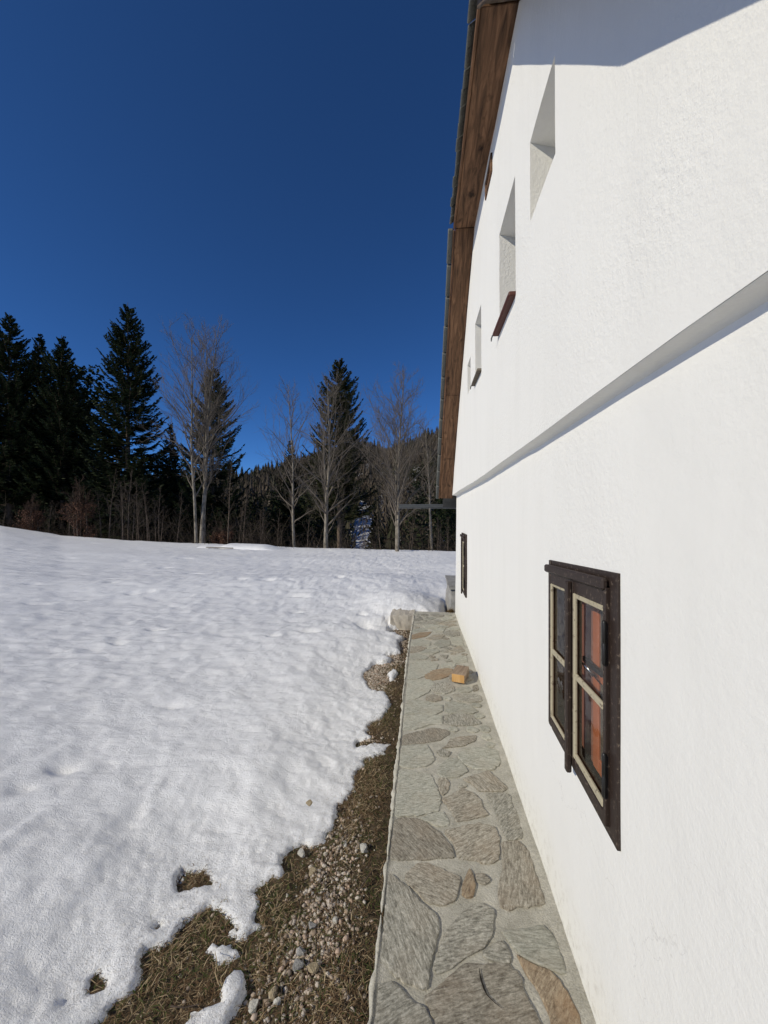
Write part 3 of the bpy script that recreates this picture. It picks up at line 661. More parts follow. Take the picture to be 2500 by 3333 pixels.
VENT = niche((1601, 545), (1584, 638)); VENT = (VENT[0], VENT[1], VENT[2], max(VENT[3], VENT[2] + 0.09))
up_out = [(y, float(band_z(y))) for y in np.linspace(YN, 5.9, 45)] + [CORNER, KINK, APEX, NEAR1, NEAR2]
up_holes = []
for (a, b, c, d) in NICHE: up_holes.append((rect(a, b, c, d), [(a + 0.03, c + 0.03), (b + 0.035, c + 0.03), (b + 0.035, d - 0.055), (a + 0.03, d - 0.055)], 0.78))
up_holes.append((rect(*VENT), rect(*VENT), 0.60))
part(link('gable_wall', wall_mesh('gable_wall', up_out, up_holes, XU, 0.07, 0.3), PLASTER))
def band_mesh():
    ys = np.linspace(YN, YF, 150); z = band_z(ys)
    prof = [(0.0, 0.0), (0.12, -0.003), (0.5, -0.005), (0.8, -0.010), (1.0, -0.018)]
    V = []
    for t, dz in prof:
        xu = XU(ys, z); xl = XL(ys, z)
        V.append(np.stack([xu + (xl + 0.004 - xu) * t, ys, z + dz * 1.0 - 0.001], 1))
    n = len(ys); V = np.concatenate(V); Q = []
    for k in range(len(prof) - 1):
        i = np.arange(n - 1) + k * n; Q.append(np.stack([i, i + n, i + n + 1, i + 1], 1))
    return np_mesh('plaster_band', V, np.concatenate(Q))
part(link('plaster_band', band_mesh(), PLASTER, None, True))
# remaining walls (closed shell)
part(box('rear_wall', (8.7, YN, -0.5), (9.0, YF, 1.9), PLASTER)); part(box('side_wall', (0.55, YF - 0.30, -0.5), (8.7, YF - 0.012, 1.78), PLASTER)); part(box('side_wall', (0.55, YN + 0.012, -0.5), (8.7, YN + 0.3, 1.85), PLASTER))
FLOORM = m_wood('floor_boards', (0.05, 0.03, 0.02), (0.10, 0.065, 0.04), (0.16, 0.11, 0.07))
part(box('floor', (0.6, YN + 0.3, -0.06), (8.7, YF - 0.3, 0.0), FLOORM)); part(box('attic_floor', (0.60, YN + 0.31, 1.9), (8.69, YF - 0.31, 2.0), FLOORM))
# corner return of the projecting gable plaster
part(box('gable_return', (0.452, YF - 0.35, 1.825), (0.8, YF - 0.004, 1.98), PLASTER, None, 0.01, 2))

# roof: deck, soffit planks, fascia strips and edge tiles
def deck(name, poly, up, th=0.05):
    bm = bmesh.new(); vs = [bm.verts.new(p) for p in poly]; f = bm.faces.new(vs); bm.normal_update()
    if f.normal.dot(Vector(up)) < 0: bmesh.ops.reverse_faces(bm, faces=[f])
    g = bmesh.ops.extrude_face_region(bm, geom=[f]); bm.normal_update()
    for v in [e for e in g['geom'] if isinstance(e, bmesh.types.BMVert)]: v.co += Vector(up).normalized() * th
    bmesh.ops.recalc_face_normals(bm, faces=bm.faces[:]); return bm_mesh(bm, name)
RIDGE_Y, RIDGE_Z, RIDGE_X = 2.75, 4.95, 1.5
def up_of(p, q):
    d = Vector((0, q[0] - p[0], q[1] - p[1])).normalized(); n = Vector((1, 0, 0)).cross(d)
    return n if n.z > 0 else -n
uf = up_of(KINK, CORNER); un = up_of(NEAR1, APEX); un2 = up_of(NEAR2, NEAR1)
def off(p, u, h): return (p[0] + u.y * h, p[1] + u.z * h)
def P3(x, p): return Vector((x, p[0], p[1]))
EAVE_F = (6.18, 1.80 - 0.23 * 0.835); kf = off(KINK, uf, 0.03); ef = off(EAVE_F, uf, 0.03); af = off(APEX, un, 0.03); n1 = off(NEAR1, un, 0.03); n2 = off(NEAR2, un2, 0.03)
e_n = (n2[0] - 0.3, n2[1] - 0.3 * 0.56)
roof = part(link('roof', deck('roof', [P3(0.30, kf), P3(0.30, ef), P3(9.2, ef), Vector((9.2, RIDGE_Y, RIDGE_Z)), Vector((RIDGE_X, RIDGE_Y, RIDGE_Z))], uf), ROOFM))
def rpart(o):
    o.parent = roof; o.matrix_parent_inverse = Matrix.Translation(-Vector(house.location)); return o
# roof object carries an inverse for the house offset; children use world coordinates via the same inverse
roof.matrix_parent_inverse = Matrix.Identity(4); roof.location = -Vector(house.location); 
def rpart(o): o.parent = roof; return o
rpart(link('roof_slope', deck('roof_slope', [P3(0.30, af), P3(0.30, n1), P3(9.2, n1), Vector((9.2, RIDGE_Y, RIDGE_Z)), Vector((RIDGE_X, RIDGE_Y, RIDGE_Z))], un), ROOFM))
rpart(link('roof_slope', deck('roof_slope', [P3(0.30, n1), P3(0.30, e_n), P3(9.2, e_n), P3(9.2, n1)], un2), ROOFM))
rpart(link('hip_slope', deck('hip_slope', [P3(0.31, kf), P3(0.31, af), Vector((RIDGE_X, RIDGE_Y, RIDGE_Z))], (-0.6, 0, 1)), ROOFM))
XO = 0.285                                       # outer edge of the soffit
def lerp2(p, q, t): return (p[0] + (q[0] - p[0]) * t, p[1] + (q[1] - p[1]) * t)
def xo(p): return float(np.interp(p[0], [KINK[0], CORNER[0]], [XO, 0.245]))
def soffit(p, q, u, m, x0=0.0, w_=0.2, z=0.0):
    a = off(p, u, 0.012 + z); b = off(q, u, 0.012 + z)
    return rpart(beam('soffit_plank', P3(xo(p) + x0 + w_ / 2, a), P3(xo(q) + x0 + w_ / 2, b), w_, 0.024, u, m))
JT = (KINK[0] - 4.75) / (KINK[0] - CORNER[0])
pj = lerp2(KINK, CORNER, JT); pend = (6.0, 1.80 - 0.05 * 0.835)
soffit(KINK, lerp2(KINK, CORNER, JT - 0.0012), uf, SOFFIT); soffit(pj, pend, uf, SOFFIT)
ue = up_of(APEX, KINK)
soffit(lerp2(APEX, KINK, 0.003), lerp2(APEX, KINK, 0.997), ue, SOFFIT)
soffit(APEX, NEAR1, un, SOFFIT_OLD, -0.004, 0.21, 0.004); soffit(NEAR1, (NEAR2[0] - 0.2, NEAR2[1] - 0.11), un2, SOFFIT_OLD, -0.004, 0.21)
def fascia(p, q, u, m, x=-0.010, h=0.05, dz=-0.008):
    a = off(p, u, h / 2 + dz); b = off(q, u, h / 2 + dz)
    return rpart(beam('fascia_strip', P3(xo(p) + x, a), P3(xo(q) + x, b), 0.016, h, u, m))
fascia(lerp2(KINK, CORNER, 0.004), pj, uf, SOFFIT); fascia(lerp2(KINK, CORNER, JT + 0.001), pend, uf, SOFFIT)
fascia(APEX, KINK, ue, SOFFIT); fascia(APEX, NEAR1, un, SOFFIT_OLD, -0.014); fascia(NEAR1, (NEAR2[0] - 0.2, NEAR2[1] - 0.11), un2, SOFFIT_OLD, -0.014)
rs = random.Random(8)
def tile_row(p, q, u, pitch, x0, x1, th, name, lift, tilt, hang=0.0):
    L = math.dist(p, q); n = int(round(L / pitch))
    for i in range(n):
        a = lerp2(p, q, i / n + 0.0015); b = lerp2(p, q, (i + 1) / n - 0.0015)
        j = rs.uniform(-0.004, 0.004)
        A = P3(xo(a) + (x0 + x1) / 2 + j, off(a, u, lift + rs.uniform(-.002, .002))); B = P3(xo(b) + (x0 + x1) / 2 + j, off(b, u, lift + tilt + rs.uniform(-.002, .002)))
        rpart(beam(name, A, B, x1 - x0, th, u, TILE, None, 0.006))
tile_row(KINK, (6.03, 1.80 - 0.08 * 0.835), uf, 0.285, -0.060, -0.014, 0.058, 'verge_tile', 0.038, 0.014)
tile_row(APEX, NEAR1, un, 0.285, -0.05, -0.01, 0.058, 'verge_tile', 0.05, 0.0); tile_row(NEAR1, (NEAR2[0] - 0.25, NEAR2[1] - 0.14), un2, 0.285, -0.05, -0.01, 0.058, 'verge_tile', 0.05, 0.0)
# half-hip eave tiles: flat tiles pointing down and out over a dark batten
rpart(beam('batten', P3(XO, off(APEX, ue, 0.056)), P3(XO, off(KINK, ue, 0.056)), 0.03, 0.03, ue, m_wood('old_batten', (0.02, 0.014, 0.01), (0.04, 0.028, 0.02), (0.06, 0.045, 0.03))))
for row in range(3):
    nn = 15
    for i in range(nn):
        t0, t1 = i / nn + 0.002, (i + 1) / nn - 0.002
        a = off(lerp2(APEX, KINK, t0), ue, 0.085 + rs.uniform(-.005, .005) + row * 0.10); b = off(lerp2(APEX, KINK, t1), ue, 0.085 + rs.uniform(-.005, .005) + row * 0.10)
        xq = XO + 0.012 + rs.uniform(-0.006, 0.006) + row * 0.13
        c_ = (P3(xq, a) + P3(xq, b)) / 2
        o = link('eave_tile', bm_mesh(box_bm((P3(xq, b) - P3(xq, a)).length, 0.16, 0.016, 0.004), 'eave_tile'), TILE)
        x = (P3(xq, b) - P3(xq, a)).normalized(); y = Vector((0.82, 0, 0.57)); y = (y - x * y.dot(x)).normalized(); z = x.cross(y)
        M = Matrix((x, y, z)).transposed().to_4x4(); M.translation = c_; o.matrix_basis = M; rpart(o)

# gutter running past the gable
def gutter():
    Yc, Zc, R = 6.32, 1.665, 0.058
    xs = [on_y(1300, 1640, Yc).x, 0.30, 0.301, 4.0]; rr = [R, R, R * 1.06, R * 1.06]; V, Q = [], []
    k = 14
    for x, r in zip(xs, rr):
        for s, q in ((1, r), (1, r - 0.004)):
            for i in range(k):
                a = math.pi + math.pi * i / (k - 1); V.append((x + (0.012 * math.sin(a) if x == xs[0] else 0), Yc + q * math.cos(a), Zc + q * math.sin(a)))
    for j in range(3):
        b = j * 2 * k; d = b + 2 * k
        for i in range(k - 1):
            Q.append((b + i, b + i + 1, d + i + 1, d + i)); Q.append((b + k + i, d + k + i, d + k + i + 1, b + k + i + 1))
        Q.append((b, d, d + k, b + k)); Q.append((b + k - 1, b + 2 * k - 1, d + 2 * k - 1, d + k - 1))
    for i in range(k - 1): Q.append((i, k + i, k + i + 1, i + 1))
    return np_mesh('gutter', V, Q)
gut = part(link('gutter', gutter(), ZINC, None, True)); gut.data.set_sharp_from_angle(angle=math.radians(40))
def bead():
    xs = on_y(1300, 1640, 6.32).x; V, Q = tubes([[(xs, 6.262, 1.667), (1, 6.262, 1.667), (4, 6.262, 1.667)]], [[.008] * 3], 8); return np_mesh('gutter_bead', V, Q)
b_ = link('gutter_bead', bead(), ZINC, None, True); b_.parent = gut; b_.matrix_parent_inverse = Matrix.Identity(4)

# ---- windows
def multi_box(name, boxes, m, w=None, bev=0.002):
    bm = bmesh.new()
    for lo, hi in boxes:
        lo = Vector(lo); hi = Vector(hi); s = hi - lo; t = box_bm(abs(s.x), abs(s.y), abs(s.z), min(bev, min(abs(x) for x in s) * 0.3)); me = bm_mesh(t, 't')
        me.transform(Matrix.Translation((lo + hi) / 2)); bm.from_mesh(me); bpy.data.meshes.remove(me)
    if w:
        for v in bm.verts: v.co.z = skew(v.co.y, v.co.z, w)
    return link(name, bm_mesh(bm, name), m)
def sheet(name, x, y0, y1, z0, z1, m, w=None):
    V = [(x, y0, z0), (x, y0, z1), (x, y1, z1), (x, y1, z0)]
    if w: V = [(a, b, skew(b, c, w)) for a, b, c in V]
    return link(name, np_mesh(name, V, [(0, 1, 2, 3)]), m)
TERRA = m_paint('terracotta_paint', (0.34, 0.145, 0.10), (0.30, 0.16, 0.11), 12, 0.6, 0.7)
SILLW = m_wood('grey_sill_wood', (0.06, 0.048, 0.035), (0.12, 0.098, 0.075), (0.19, 0.16, 0.125))
LINEN, _, _, _ = mat('linen_curtain', (0.30, 0.24, 0.19), 0.9, 0.1)
def make_window(y0, y1, z0, z1, w, xw, detail=True):
    ym = y0 + (y1 - y0) * 0.525
    win = multi_box('window', [((xw - .006, y0 + .001, z0), (xw + .07, y0 + .043, z1)), ((xw - .006, y1 - .026, z0), (xw + .07, y1 - .001, z1)), ((xw - .003, y0 + .043, z1 - .04), (xw + .07, y1 - .026, z1 - .001)), ((xw - .003, y0 + .043, z0 - .006), (xw + .07, y1 - .026, z0 + .022))], DARKWOOD, w)
    part(win)
    def sub(o): o.parent = win; o.matrix_parent_inverse = Matrix.Identity(4); return o
    st = 0.034
    for a, b, st0, st in ((y0 + .045, ym - .002, .016, .010), (ym + .002, y1 - .028, .02, .02)):
        c, d = z0 + .024, z1 - .043
        x0, x1 = xw - .016, xw + .016; xg = x0 + .012
        sub(multi_box('sash', [((x0, a, c), (x1, a + st0, d)), ((x0, b - st, c), (x1, b, d)), ((x0 + .001, a + st0, d - .05), (x1, b - st, d)), ((x0 + .001, a + st0, c), (x1, b - st, c + .032))], DARKWOOD, w))
        a2, b2, c2, d2 = a + st0, b - st, c + .032, d - .05; zm = c2 + (d2 - c2) * 0.50; bw = 0.017 if st < .015 else 0.011
        sub(multi_box('glazing_bead', [((x0 + .004, a2, c2), (xg, a2 + bw * .5, d2)), ((x0 + .001, b2 - bw, c2), (xg, b2, d2)), ((x0 + .004, a2 + bw * .5, d2 - bw), (xg, b2 - bw, d2)), ((x0 + .002, a2 + bw * .5, c2), (xg, b2 - bw, c2 + bw * 1.2))], CREAM, w, .003))
        sub(multi_box('muntin', [((x0 + .002, a2 + bw * .5, zm - .010), (xg, b2 - bw, zm + .010))], CREAM, w, .004))
        for e, f in ((c2 + .004, zm), (zm, d2 - .004)): sub(sheet('pane', xg + .001, a2 + .001, b2 - .001, e, f, GLASS, w))
    sub(multi_box('centre_post', [((xw - .034, ym - .012, z0 - .003), (xw - .0165, ym + .012, z1 - .056))], DARKWOOD, w, .004))
    sub(multi_box('drip_rail', [((xw - .026, y0 + .046, z1 - .050), (xw - .0065, y1 - .004, z1 - .018))], DARKWOOD, w, .012))
    for zz, L in ((z0 + (z1 - z0) * .74, .125), (z0 + (z1 - z0) * .22, .125)):
        V, Q = tubes([[(xw - .020, y0 + .044, zz + L / 2 * s) for s in (-1, -.97, -.9, -.02, 0, .02, .9, .97, 1)]], [[.001, .004, .0058, .0058, .005, .0058, .0058, .004, .001]], 10)
        sub(link('hinge', np_mesh('hinge', V, Q), IRON, None, True))
    # boxed depth of the wall behind: boarded reveal, inner casement, dark room
    d0, d1 = xw + .072, 0.80
    sub(multi_box('reveal_board', [((d0, y1 - .03, z0 + .012), (d1, y1 - .004, z1 - .03))], SILLW, w)); sub(multi_box('reveal_board', [((d0, y0 + .004, z0 + .012), (d1, y0 + .03, z1 - .03))], SILLW, w))
    sub(multi_box('reveal_head', [((d0, y0 + .03, z1 - .05), (d1, y1 - .03, z1 - .012))], SILLW, w)); sub(multi_box('inner_sill', [((d0, y0 + .03, z0 + .005), (d1, y1 - .03, z0 + .03))], SILLW, w))
    xi = xw + .055
    if detail:
        c, d = z0 + .03, z1 - .05
        sub(multi_box('inner_panel', [((xi, y0 + .285, c), (xi + .014, y1 - .031, d))], TERRA, w))
        sub(multi_box('inner_panel', [((xi, y0 + .044, c), (xi + .014, y0 + .07, d))], TERRA, w))
        a, b = y0 + .07, y0 + .285
        sub(multi_box('inner_sash', [((xi - .004, a, c), (xi + .03, a + .04, d)), ((xi - .004, b - .04, c), (xi + .03, b, d)), ((xi - .003, a + .04, d - .035), (xi + .03, b - .04, d)), ((xi - .003, a + .04, c), (xi + .03, b - .04, c + .045)), ((xi - .003, a + .04, (c + d) / 2 - .012), (xi + .026, b - .04, (c + d) / 2 + .012))], RUSTRED, w))
        sub(multi_box('inner_bead', [((xi + .002, b - .06, c + .045), (xi + .02, b - .04, d - .035))], SILLW, w))
        sub(sheet('inner_pane', xi + .010, a + .04, b - .05, c + .04, d - .03, GLASS, w))
        V, Q = tubes([[(xi - .012 - .03 * math.sin(t), b - .02 + .035 * math.cos(t), z0 + .34 + .035 * math.sin(t)) for t in np.linspace(-1.2, 3.6, 14)]], [[.004] * 14], 8)
        sub(link('handle_ring', np_mesh('handle_ring', V, Q), CHROME, None, True))
        sub(multi_box('latch', [((xi - .018, b - .09, z0 + .36), (xi - .005, b + .05, z0 + .378))], IRON, w))
    else: sub(multi_box('backing', [((.79, y0, z0), (.80, y1, z1))], SILLW, w))
    return win
make_window(*WIN[0], 0.512); make_window(*WIN[1], 0.487, False)
# ---- attic niches
for i, (a, b, c, d) in enumerate(NICHE):
    nw = part(multi_box('attic_window', [((.772, a + .03, c + .03), (.80, a + .06, d - .055)), ((.772, b, c + .03), (.80, b + .035, d - .055)), ((.772, a + .06, c + .03), (.80, b, c + .06)), ((.772, a + .06, d - .085), (.80, b, d - .055))], DARKWOOD))
    p_ = sheet('pane', .784, a + .06, b, c + .06, d - .085, GLASS); p_.parent = nw
    p_ = multi_box('dark_board', [((.80, a, c), (.81, b + .04, d))], DARKWOOD, None, 0); p_.parent = nw
    if i in (1, 2):
        sill = part(multi_box('niche_sill', [((float(XU0(np.array(b))) - .03, a - .005, c - .022), (.60, b + .04, c + .004))], SILLM if i == 1 else SILLW, None, .006))
        V, Q = tubes([[(float(XU0(np.array(b))) - .028, b + .038, c - .01), (float(XU0(np.array(b))) - .034, b + .055, c - .024), (float(XU0(np.array(b))) - .034, b + .065, c - .04)]], [[.005, .005, .003]], 6)
        k_ = link('sill_hook', np_mesh('sill_hook', V, Q), ZINC, None, True); k_.parent = sill; k_.matrix_parent_inverse = Matrix.Identity(4)
a, b, c, d = VENT
xv = float(XU0(np.array(a))) - .012
vt = part(multi_box('vent_hatch', [((xv, a - .02, c - .02), (xv + .03, a + .018, d + .02)), ((xv, b - .018, c - .02), (xv + .03, b + .02, d + .02)), ((xv + .001, a + .018, d - .016), (xv + .03, b - .018, d + .02)), ((xv + .001, a + .018, c - .02), (xv + .03, b - .018, c + .016))], SOFFIT, None, .004))
p_ = multi_box('vent_board', [((xv + .045, a, c), (xv + .055, b, d))], SOFFIT_OLD); p_.parent = vt

# ------------------------------------------------------------------ timber offcut on the paving
blk = empty('wood_block', (0.338, 3.615, 0.0), math.radians(-17)); tag(blk, 'sawn timber offcut with orange cut end lying on the stone paving', 'wood block')
o = link('block_body', bm_mesh(box_bm(0.122, 0.22, 0.078, 0.005, 2, 0.004, random.Random(2)), 'block_body'), BLOCKW, blk); o.location = (0, 0, 0.049)
o = link('cut_end', bm_mesh(box_bm(0.112, 0.006, 0.069, 0.0015), 'cut_end'), ENDGRAIN, blk); o.location = (0, -0.109, 0.049)

# ------------------------------------------------------------------ bare strip: gravel, grass, stones
def bare_points(n, seed, x0=-1.5, x1=-0.17, y0=0.75, y1=5.85):
    r = np.random.RandomState(seed); out = []; tot = 0
    while tot < n:
        x = r.uniform(x0, x1, n * 3); y = y0 + (y1 - y0) * r.uniform(0, 1, n * 3) ** 1.6
        s = snow_sd(x, y); k = s < 0.012
        out.append(np.stack([x[k], y[k]], 1)); tot += k.sum()
    return np.concatenate(out)[:n]
ICO = bmesh.new(); bmesh.ops.create_icosphere(ICO, subdivisions=1, radius=1.0); ICO_V = np.array([v.co[:] for v in ICO.verts]); ICO_T = np.array([[v.index for v in f.verts] for f in ICO.faces]); ICO.free()
GRAVEL_AREAS = [((1085, 2830), 0.11, 0.34, 1.0), ((1085, 3020), 0.09, 0.20, 0.7), ((1210, 2195), 0.14, 0.34, 1.6), ((1270, 2120), 0.12, 0.4, 1.5), ((1290, 2080), 0.12, 0.4, 1.5), ((985, 3110), 0.10, 0.14, 0.5), ((1120, 2700), 0.10, 0.16, .5), ((1215, 2262), .10, .14, .6), ((1175, 2420), .08, .08, .5), ((950, 3240), .2, .15, .35)]
def gravel():
    r = np.random.RandomState(12); P = np.concatenate([bare_points(26000, 13, -1.3), bare_points(14000, 15, -0.9, -0.17, 2.9, 5.85)]); w = np.full(len(P), 0.012)
    for (px_, sx_, sy_, a) in GRAVEL_AREAS:
        c = on_z(*px_, GZ); w += a * np.exp(-((P[:, 0] - c.x) / sx_) ** 2 - ((P[:, 1] - c.y) / sy_) ** 2)
    w *= 0.55 + 0.9 * np.clip(fbm(P[:, 0] * 12, P[:, 1] * 12, 14, 3) + 0.3, 0, 1)
    P = P[r.uniform(0, 1, len(P)) < w]
    n = len(P); s = 0.0028 + 0.0085 * r.uniform(0, 1, n) ** 2.6
    V = ICO_V[None] * (1 + 0.42 * r.uniform(-1, 1, (n, len(ICO_V), 1))) * (s[:, None] * r.uniform(0.7, 1.35, (n, 3)))[:, None, :]
    a = r.uniform(0, 6.28, n); ca, sa = np.cos(a)[:, None], np.sin(a)[:, None]
    X = V[..., 0] * ca - V[..., 1] * sa; Y = V[..., 0] * sa + V[..., 1] * ca
    z = ground_z(P[:, 0], P[:, 1]) + s * 0.35
    V = np.stack([X + P[:, :1], Y + P[:, 1:], V[..., 2] * 0.75 + z[:, None]], -1).reshape(-1, 3)
    T = (ICO_T[None] + (np.arange(n) * len(ICO_V))[:, None, None]).reshape(-1, 3)
    return np_mesh('gravel', V, None, T)
tag(link('gravel', gravel(), PEBBLE), 'pale pinkish gravel scattered over the bare soil beside the paving', 'gravel', kind='stuff')
def grass(n, seed, Lr, flat, width, sel=None, colors=(0.45, 0.35, 0.2), y1=5.7, pts=None):
    r = np.random.RandomState(seed); P = bare_points(n, seed + 1, y1=y1) if pts is None else pts; n = len(P)
    L = r.uniform(*Lr, n); a = r.uniform(0, 6.28, n); el = r.uniform(*flat, n)
    d = np.stack([np.cos(a) * np.cos(el), np.sin(a) * np.cos(el), np.sin(el)], 1)
    side = np.stack([-np.sin(a), np.cos(a), np.zeros(n)], 1); w = width * r.uniform(0.6, 1.4, n)[:, None]
    z = ground_z(P[:, 0], P[:, 1]) - 0.002 + r.uniform(0, 0.012, n)
    b = np.stack([P[:, 0], P[:, 1], z], 1)
    bend = r.uniform(-0.5, 0.5, n)[:, None]
    m_ = b + d * (L * 0.55)[:, None] + side * bend * (L * 0.3)[:, None]
    t = b + d * (L * 0.9)[:, None] + side * bend * (L * 0.8)[:, None]; t[:, 2] -= L * r.uniform(0.0, 0.35, n)
    t[:, 2] = np.maximum(t[:, 2], z - 0.004)
    up = np.array([0, 0, 1.0]) * w * 0.4
    V = np.stack([b - side * w, b + side * w, m_ + side * w * 0.9 + up, m_ - side * w * 0.9 + up, t], 1).reshape(-1, 3)
    i = np.arange(n)[:, None] * 5
    Q = i + np.array([[0, 1, 2, 3]]); T = i + np.array([[3, 2, 4]])
    patch = fbm(P[:, 0] * 4, P[:, 1] * 4, 33, 2)
    u = r.uniform(0, 1, n) + 0.25 * patch
    c = np.where(u < colors[0], 0, np.where(u < colors[0] + colors[1], 1, 2))
    return np_mesh('grass', V, Q, T, np.concatenate([c, c]))
tag(link('dead_grass', grass(28000, 21, (0.012, 0.045), (0.0, 0.55), 0.0011, colors=(0.50, 0.26, 0.24)), [DEADG, STRAW, GREENG]), 'matted dead grass and moss on the bare strip', 'grass', kind='stuff')
def tuft_points(seed, spots):
    r = np.random.RandomState(seed); out = []
    for (x, y), n, s in spots:
        c = on_z(x, y, GZ); out.append(np.stack([c.x + r.normal(0, s, n), c.y + r.normal(0, s, n)], 1))
    P = np.concatenate(out); return P[P[:, 0] < -0.17]
tp = tuft_points(5, [((1110, 3260), 260, .06), ((1170, 3180), 120, .05), ((1190, 2560), 700, .06), ((1165, 2640), 500, .05), ((1205, 2480), 350, .04), ((1130, 2700), 160, .05), ((480, 3180), 300, .08), ((560, 3080), 260, .06), ((700, 3000), 260, .06), ((620, 3250), 240, .1), ((900, 2960), 200, .06), ((640, 2862), 90, .03), ((870, 3080), 240, .08), ((1020, 3310), 200, .06), ((1240, 2330), 420, .06), ((1265, 2250), 350, .06), ((1220, 2370), 420, .06), ((1285, 2180), 300, .06), ((1300, 2120), 260, .06), ((1200, 2520), 300, .05)])
tag(link('straw_tufts', grass(0, 23, (0.02, 0.075), (0.0, 0.6), 0.0012, colors=(0.32, 0.5, 0.18), pts=tp), [DEADG, STRAW, GREENG]), 'longer pale straw blades lying in tufts on the bare strip', 'straw', kind='stuff')
def rock(px_, size, m, label, seed, sink=0.3, flat=0.7):
    rs = random.Random(seed); bm = bmesh.new(); bmesh.ops.create_icosphere(bm, subdivisions=2, radius=1)
    ax = [Vector((rs.gauss(0, 1), rs.gauss(0, 1), rs.gauss(0, 1))).normalized() for _ in range(13)]; lim = [rs.uniform(0.42, 0.85) for _ in ax]
    for v in bm.verts:
        p = v.co.copy()
        for a, q in zip(ax, lim):
            e = p.dot(a)
            if e > q: p -= a * (e - q)
        v.co = Vector((p.x, p.y * rs.uniform(.97, 1.03), p.z * flat)) * size * (1 + rs.uniform(-.03, .03))
    c = on_z(*px_, GZ + 0.01)
    o = link('rock', bm_mesh(bm, 'rock'), m); o.location = (c.x, c.y, float(ground_z(np.array(c.x), np.array(c.y))) + size * flat * (1 - sink)); o.rotation_euler = (rs.uniform(-.2, .2), rs.uniform(-.2, .2), rs.uniform(0, 6))
    tag(o, label, 'rock', 'loose rocks on the bare strip'); return o
rock((981, 2775), .026, LIME, 'rounded cream rock at the tip of the gravel beside the snow edge', 1)
rock((1183, 2762), .030, LIME, 'angular white rock lying close to the paving edge', 2)
rock((1017, 2832), .026, TANROCK, 'tan wedge rock amid the gravel below the cream rounded one', 3, .35, .55)
rock((824, 3270), .025, LIME, 'round white rock beside the long snow remnant near the bottom', 4)
rock((1017, 3160), .026, TANROCK, 'upright yellowish rock next to a grey one in the lower gravel', 5, .2, .9)
rock((969, 3145), .026, GREYROCK, 'grey flat rock left of the yellowish one in the lower gravel', 6)
rock((886, 3235), .022, TANROCK, 'slim tan rock right of the round white one', 7, .3, .8)
rock((905, 3255), .017, LIME, 'small pale rock touching the slim tan one', 8)
rock((984, 3098), .024, GREYROCK, 'light grey rock half hidden above the grey flat one', 9)
rock((1015, 3012), .022, GREYROCK, 'grey white rock at the head of the lower gravel patch', 10)
rock((1092, 2999), .019, LIME, 'small white rock alone right of the lower gravel patch', 11)
rock((1126, 2742), .014, LIME, 'tiny white rock left of the angular white one', 12)
o = rock((1008, 2672), .028, TANROCK, 'flat tan stone melted into the snow edge', 13, 0, .35); o.location.z = -0.085
def stick(pts, r0, label, m=BARK_DARK, name='stick'):
    P = np.array([list(p) for p in pts]); V, Q = tubes([P], [np.linspace(r0, r0 * .5, len(P))], 6); o = link(name, np_mesh(name, V, Q), m, None, True); tag(o, label, 'stick'); return o
stick([on_z(1172, 2892, GZ + .022), on_z(1192, 2862, GZ + .03), on_z(1215, 2832, GZ + .026)], .0035, 'dark broken stick lying by the paving edge')
stick([on_z(712, 3205, GZ + .03), on_z(700, 3165, GZ + .05), on_z(706, 3125, GZ + .045), on_z(700, 3100, GZ + .03)], .0022, 'curved pale stalk bending over the small snow remnants', STRAW)
stick([on_z(555, 3275, GZ + .03), on_z(600, 3280, GZ + .035), on_z(650, 3268, GZ + .03)], .0025, 'straight twig lying in the grass left of the long snow remnant')
# moss tuft at the wall corner
def tuft():
    r = np.random.RandomState(3); n = 260; P = np.stack([0.42 + r.normal(0, .03, n), 6.06 + r.normal(0, .03, n)], 1)
    a = r.uniform(0, 6.28, n); L = r.uniform(.03, .08, n); b = np.stack([P[:, 0], P[:, 1], np.full(n, -.02)], 1); t = b + np.stack([np.cos(a) * .4, np.sin(a) * .4, np.ones(n)], 1) * L[:, None]; s = np.stack([-np.sin(a), np.cos(a), 0 * a], 1) * .003
    V = np.stack([b - s, b + s, t], 1).reshape(-1, 3); return np_mesh('moss_tuft', V, None, np.arange(n * 3).reshape(-1, 3))
tag(link('moss_tuft', tuft(), m_island('rust_moss', [(0, (0.06, 0.05, 0.02)), (1, (0.22, 0.13, 0.05))])), 'rusty moss tuft at the foot of the house corner', 'moss')

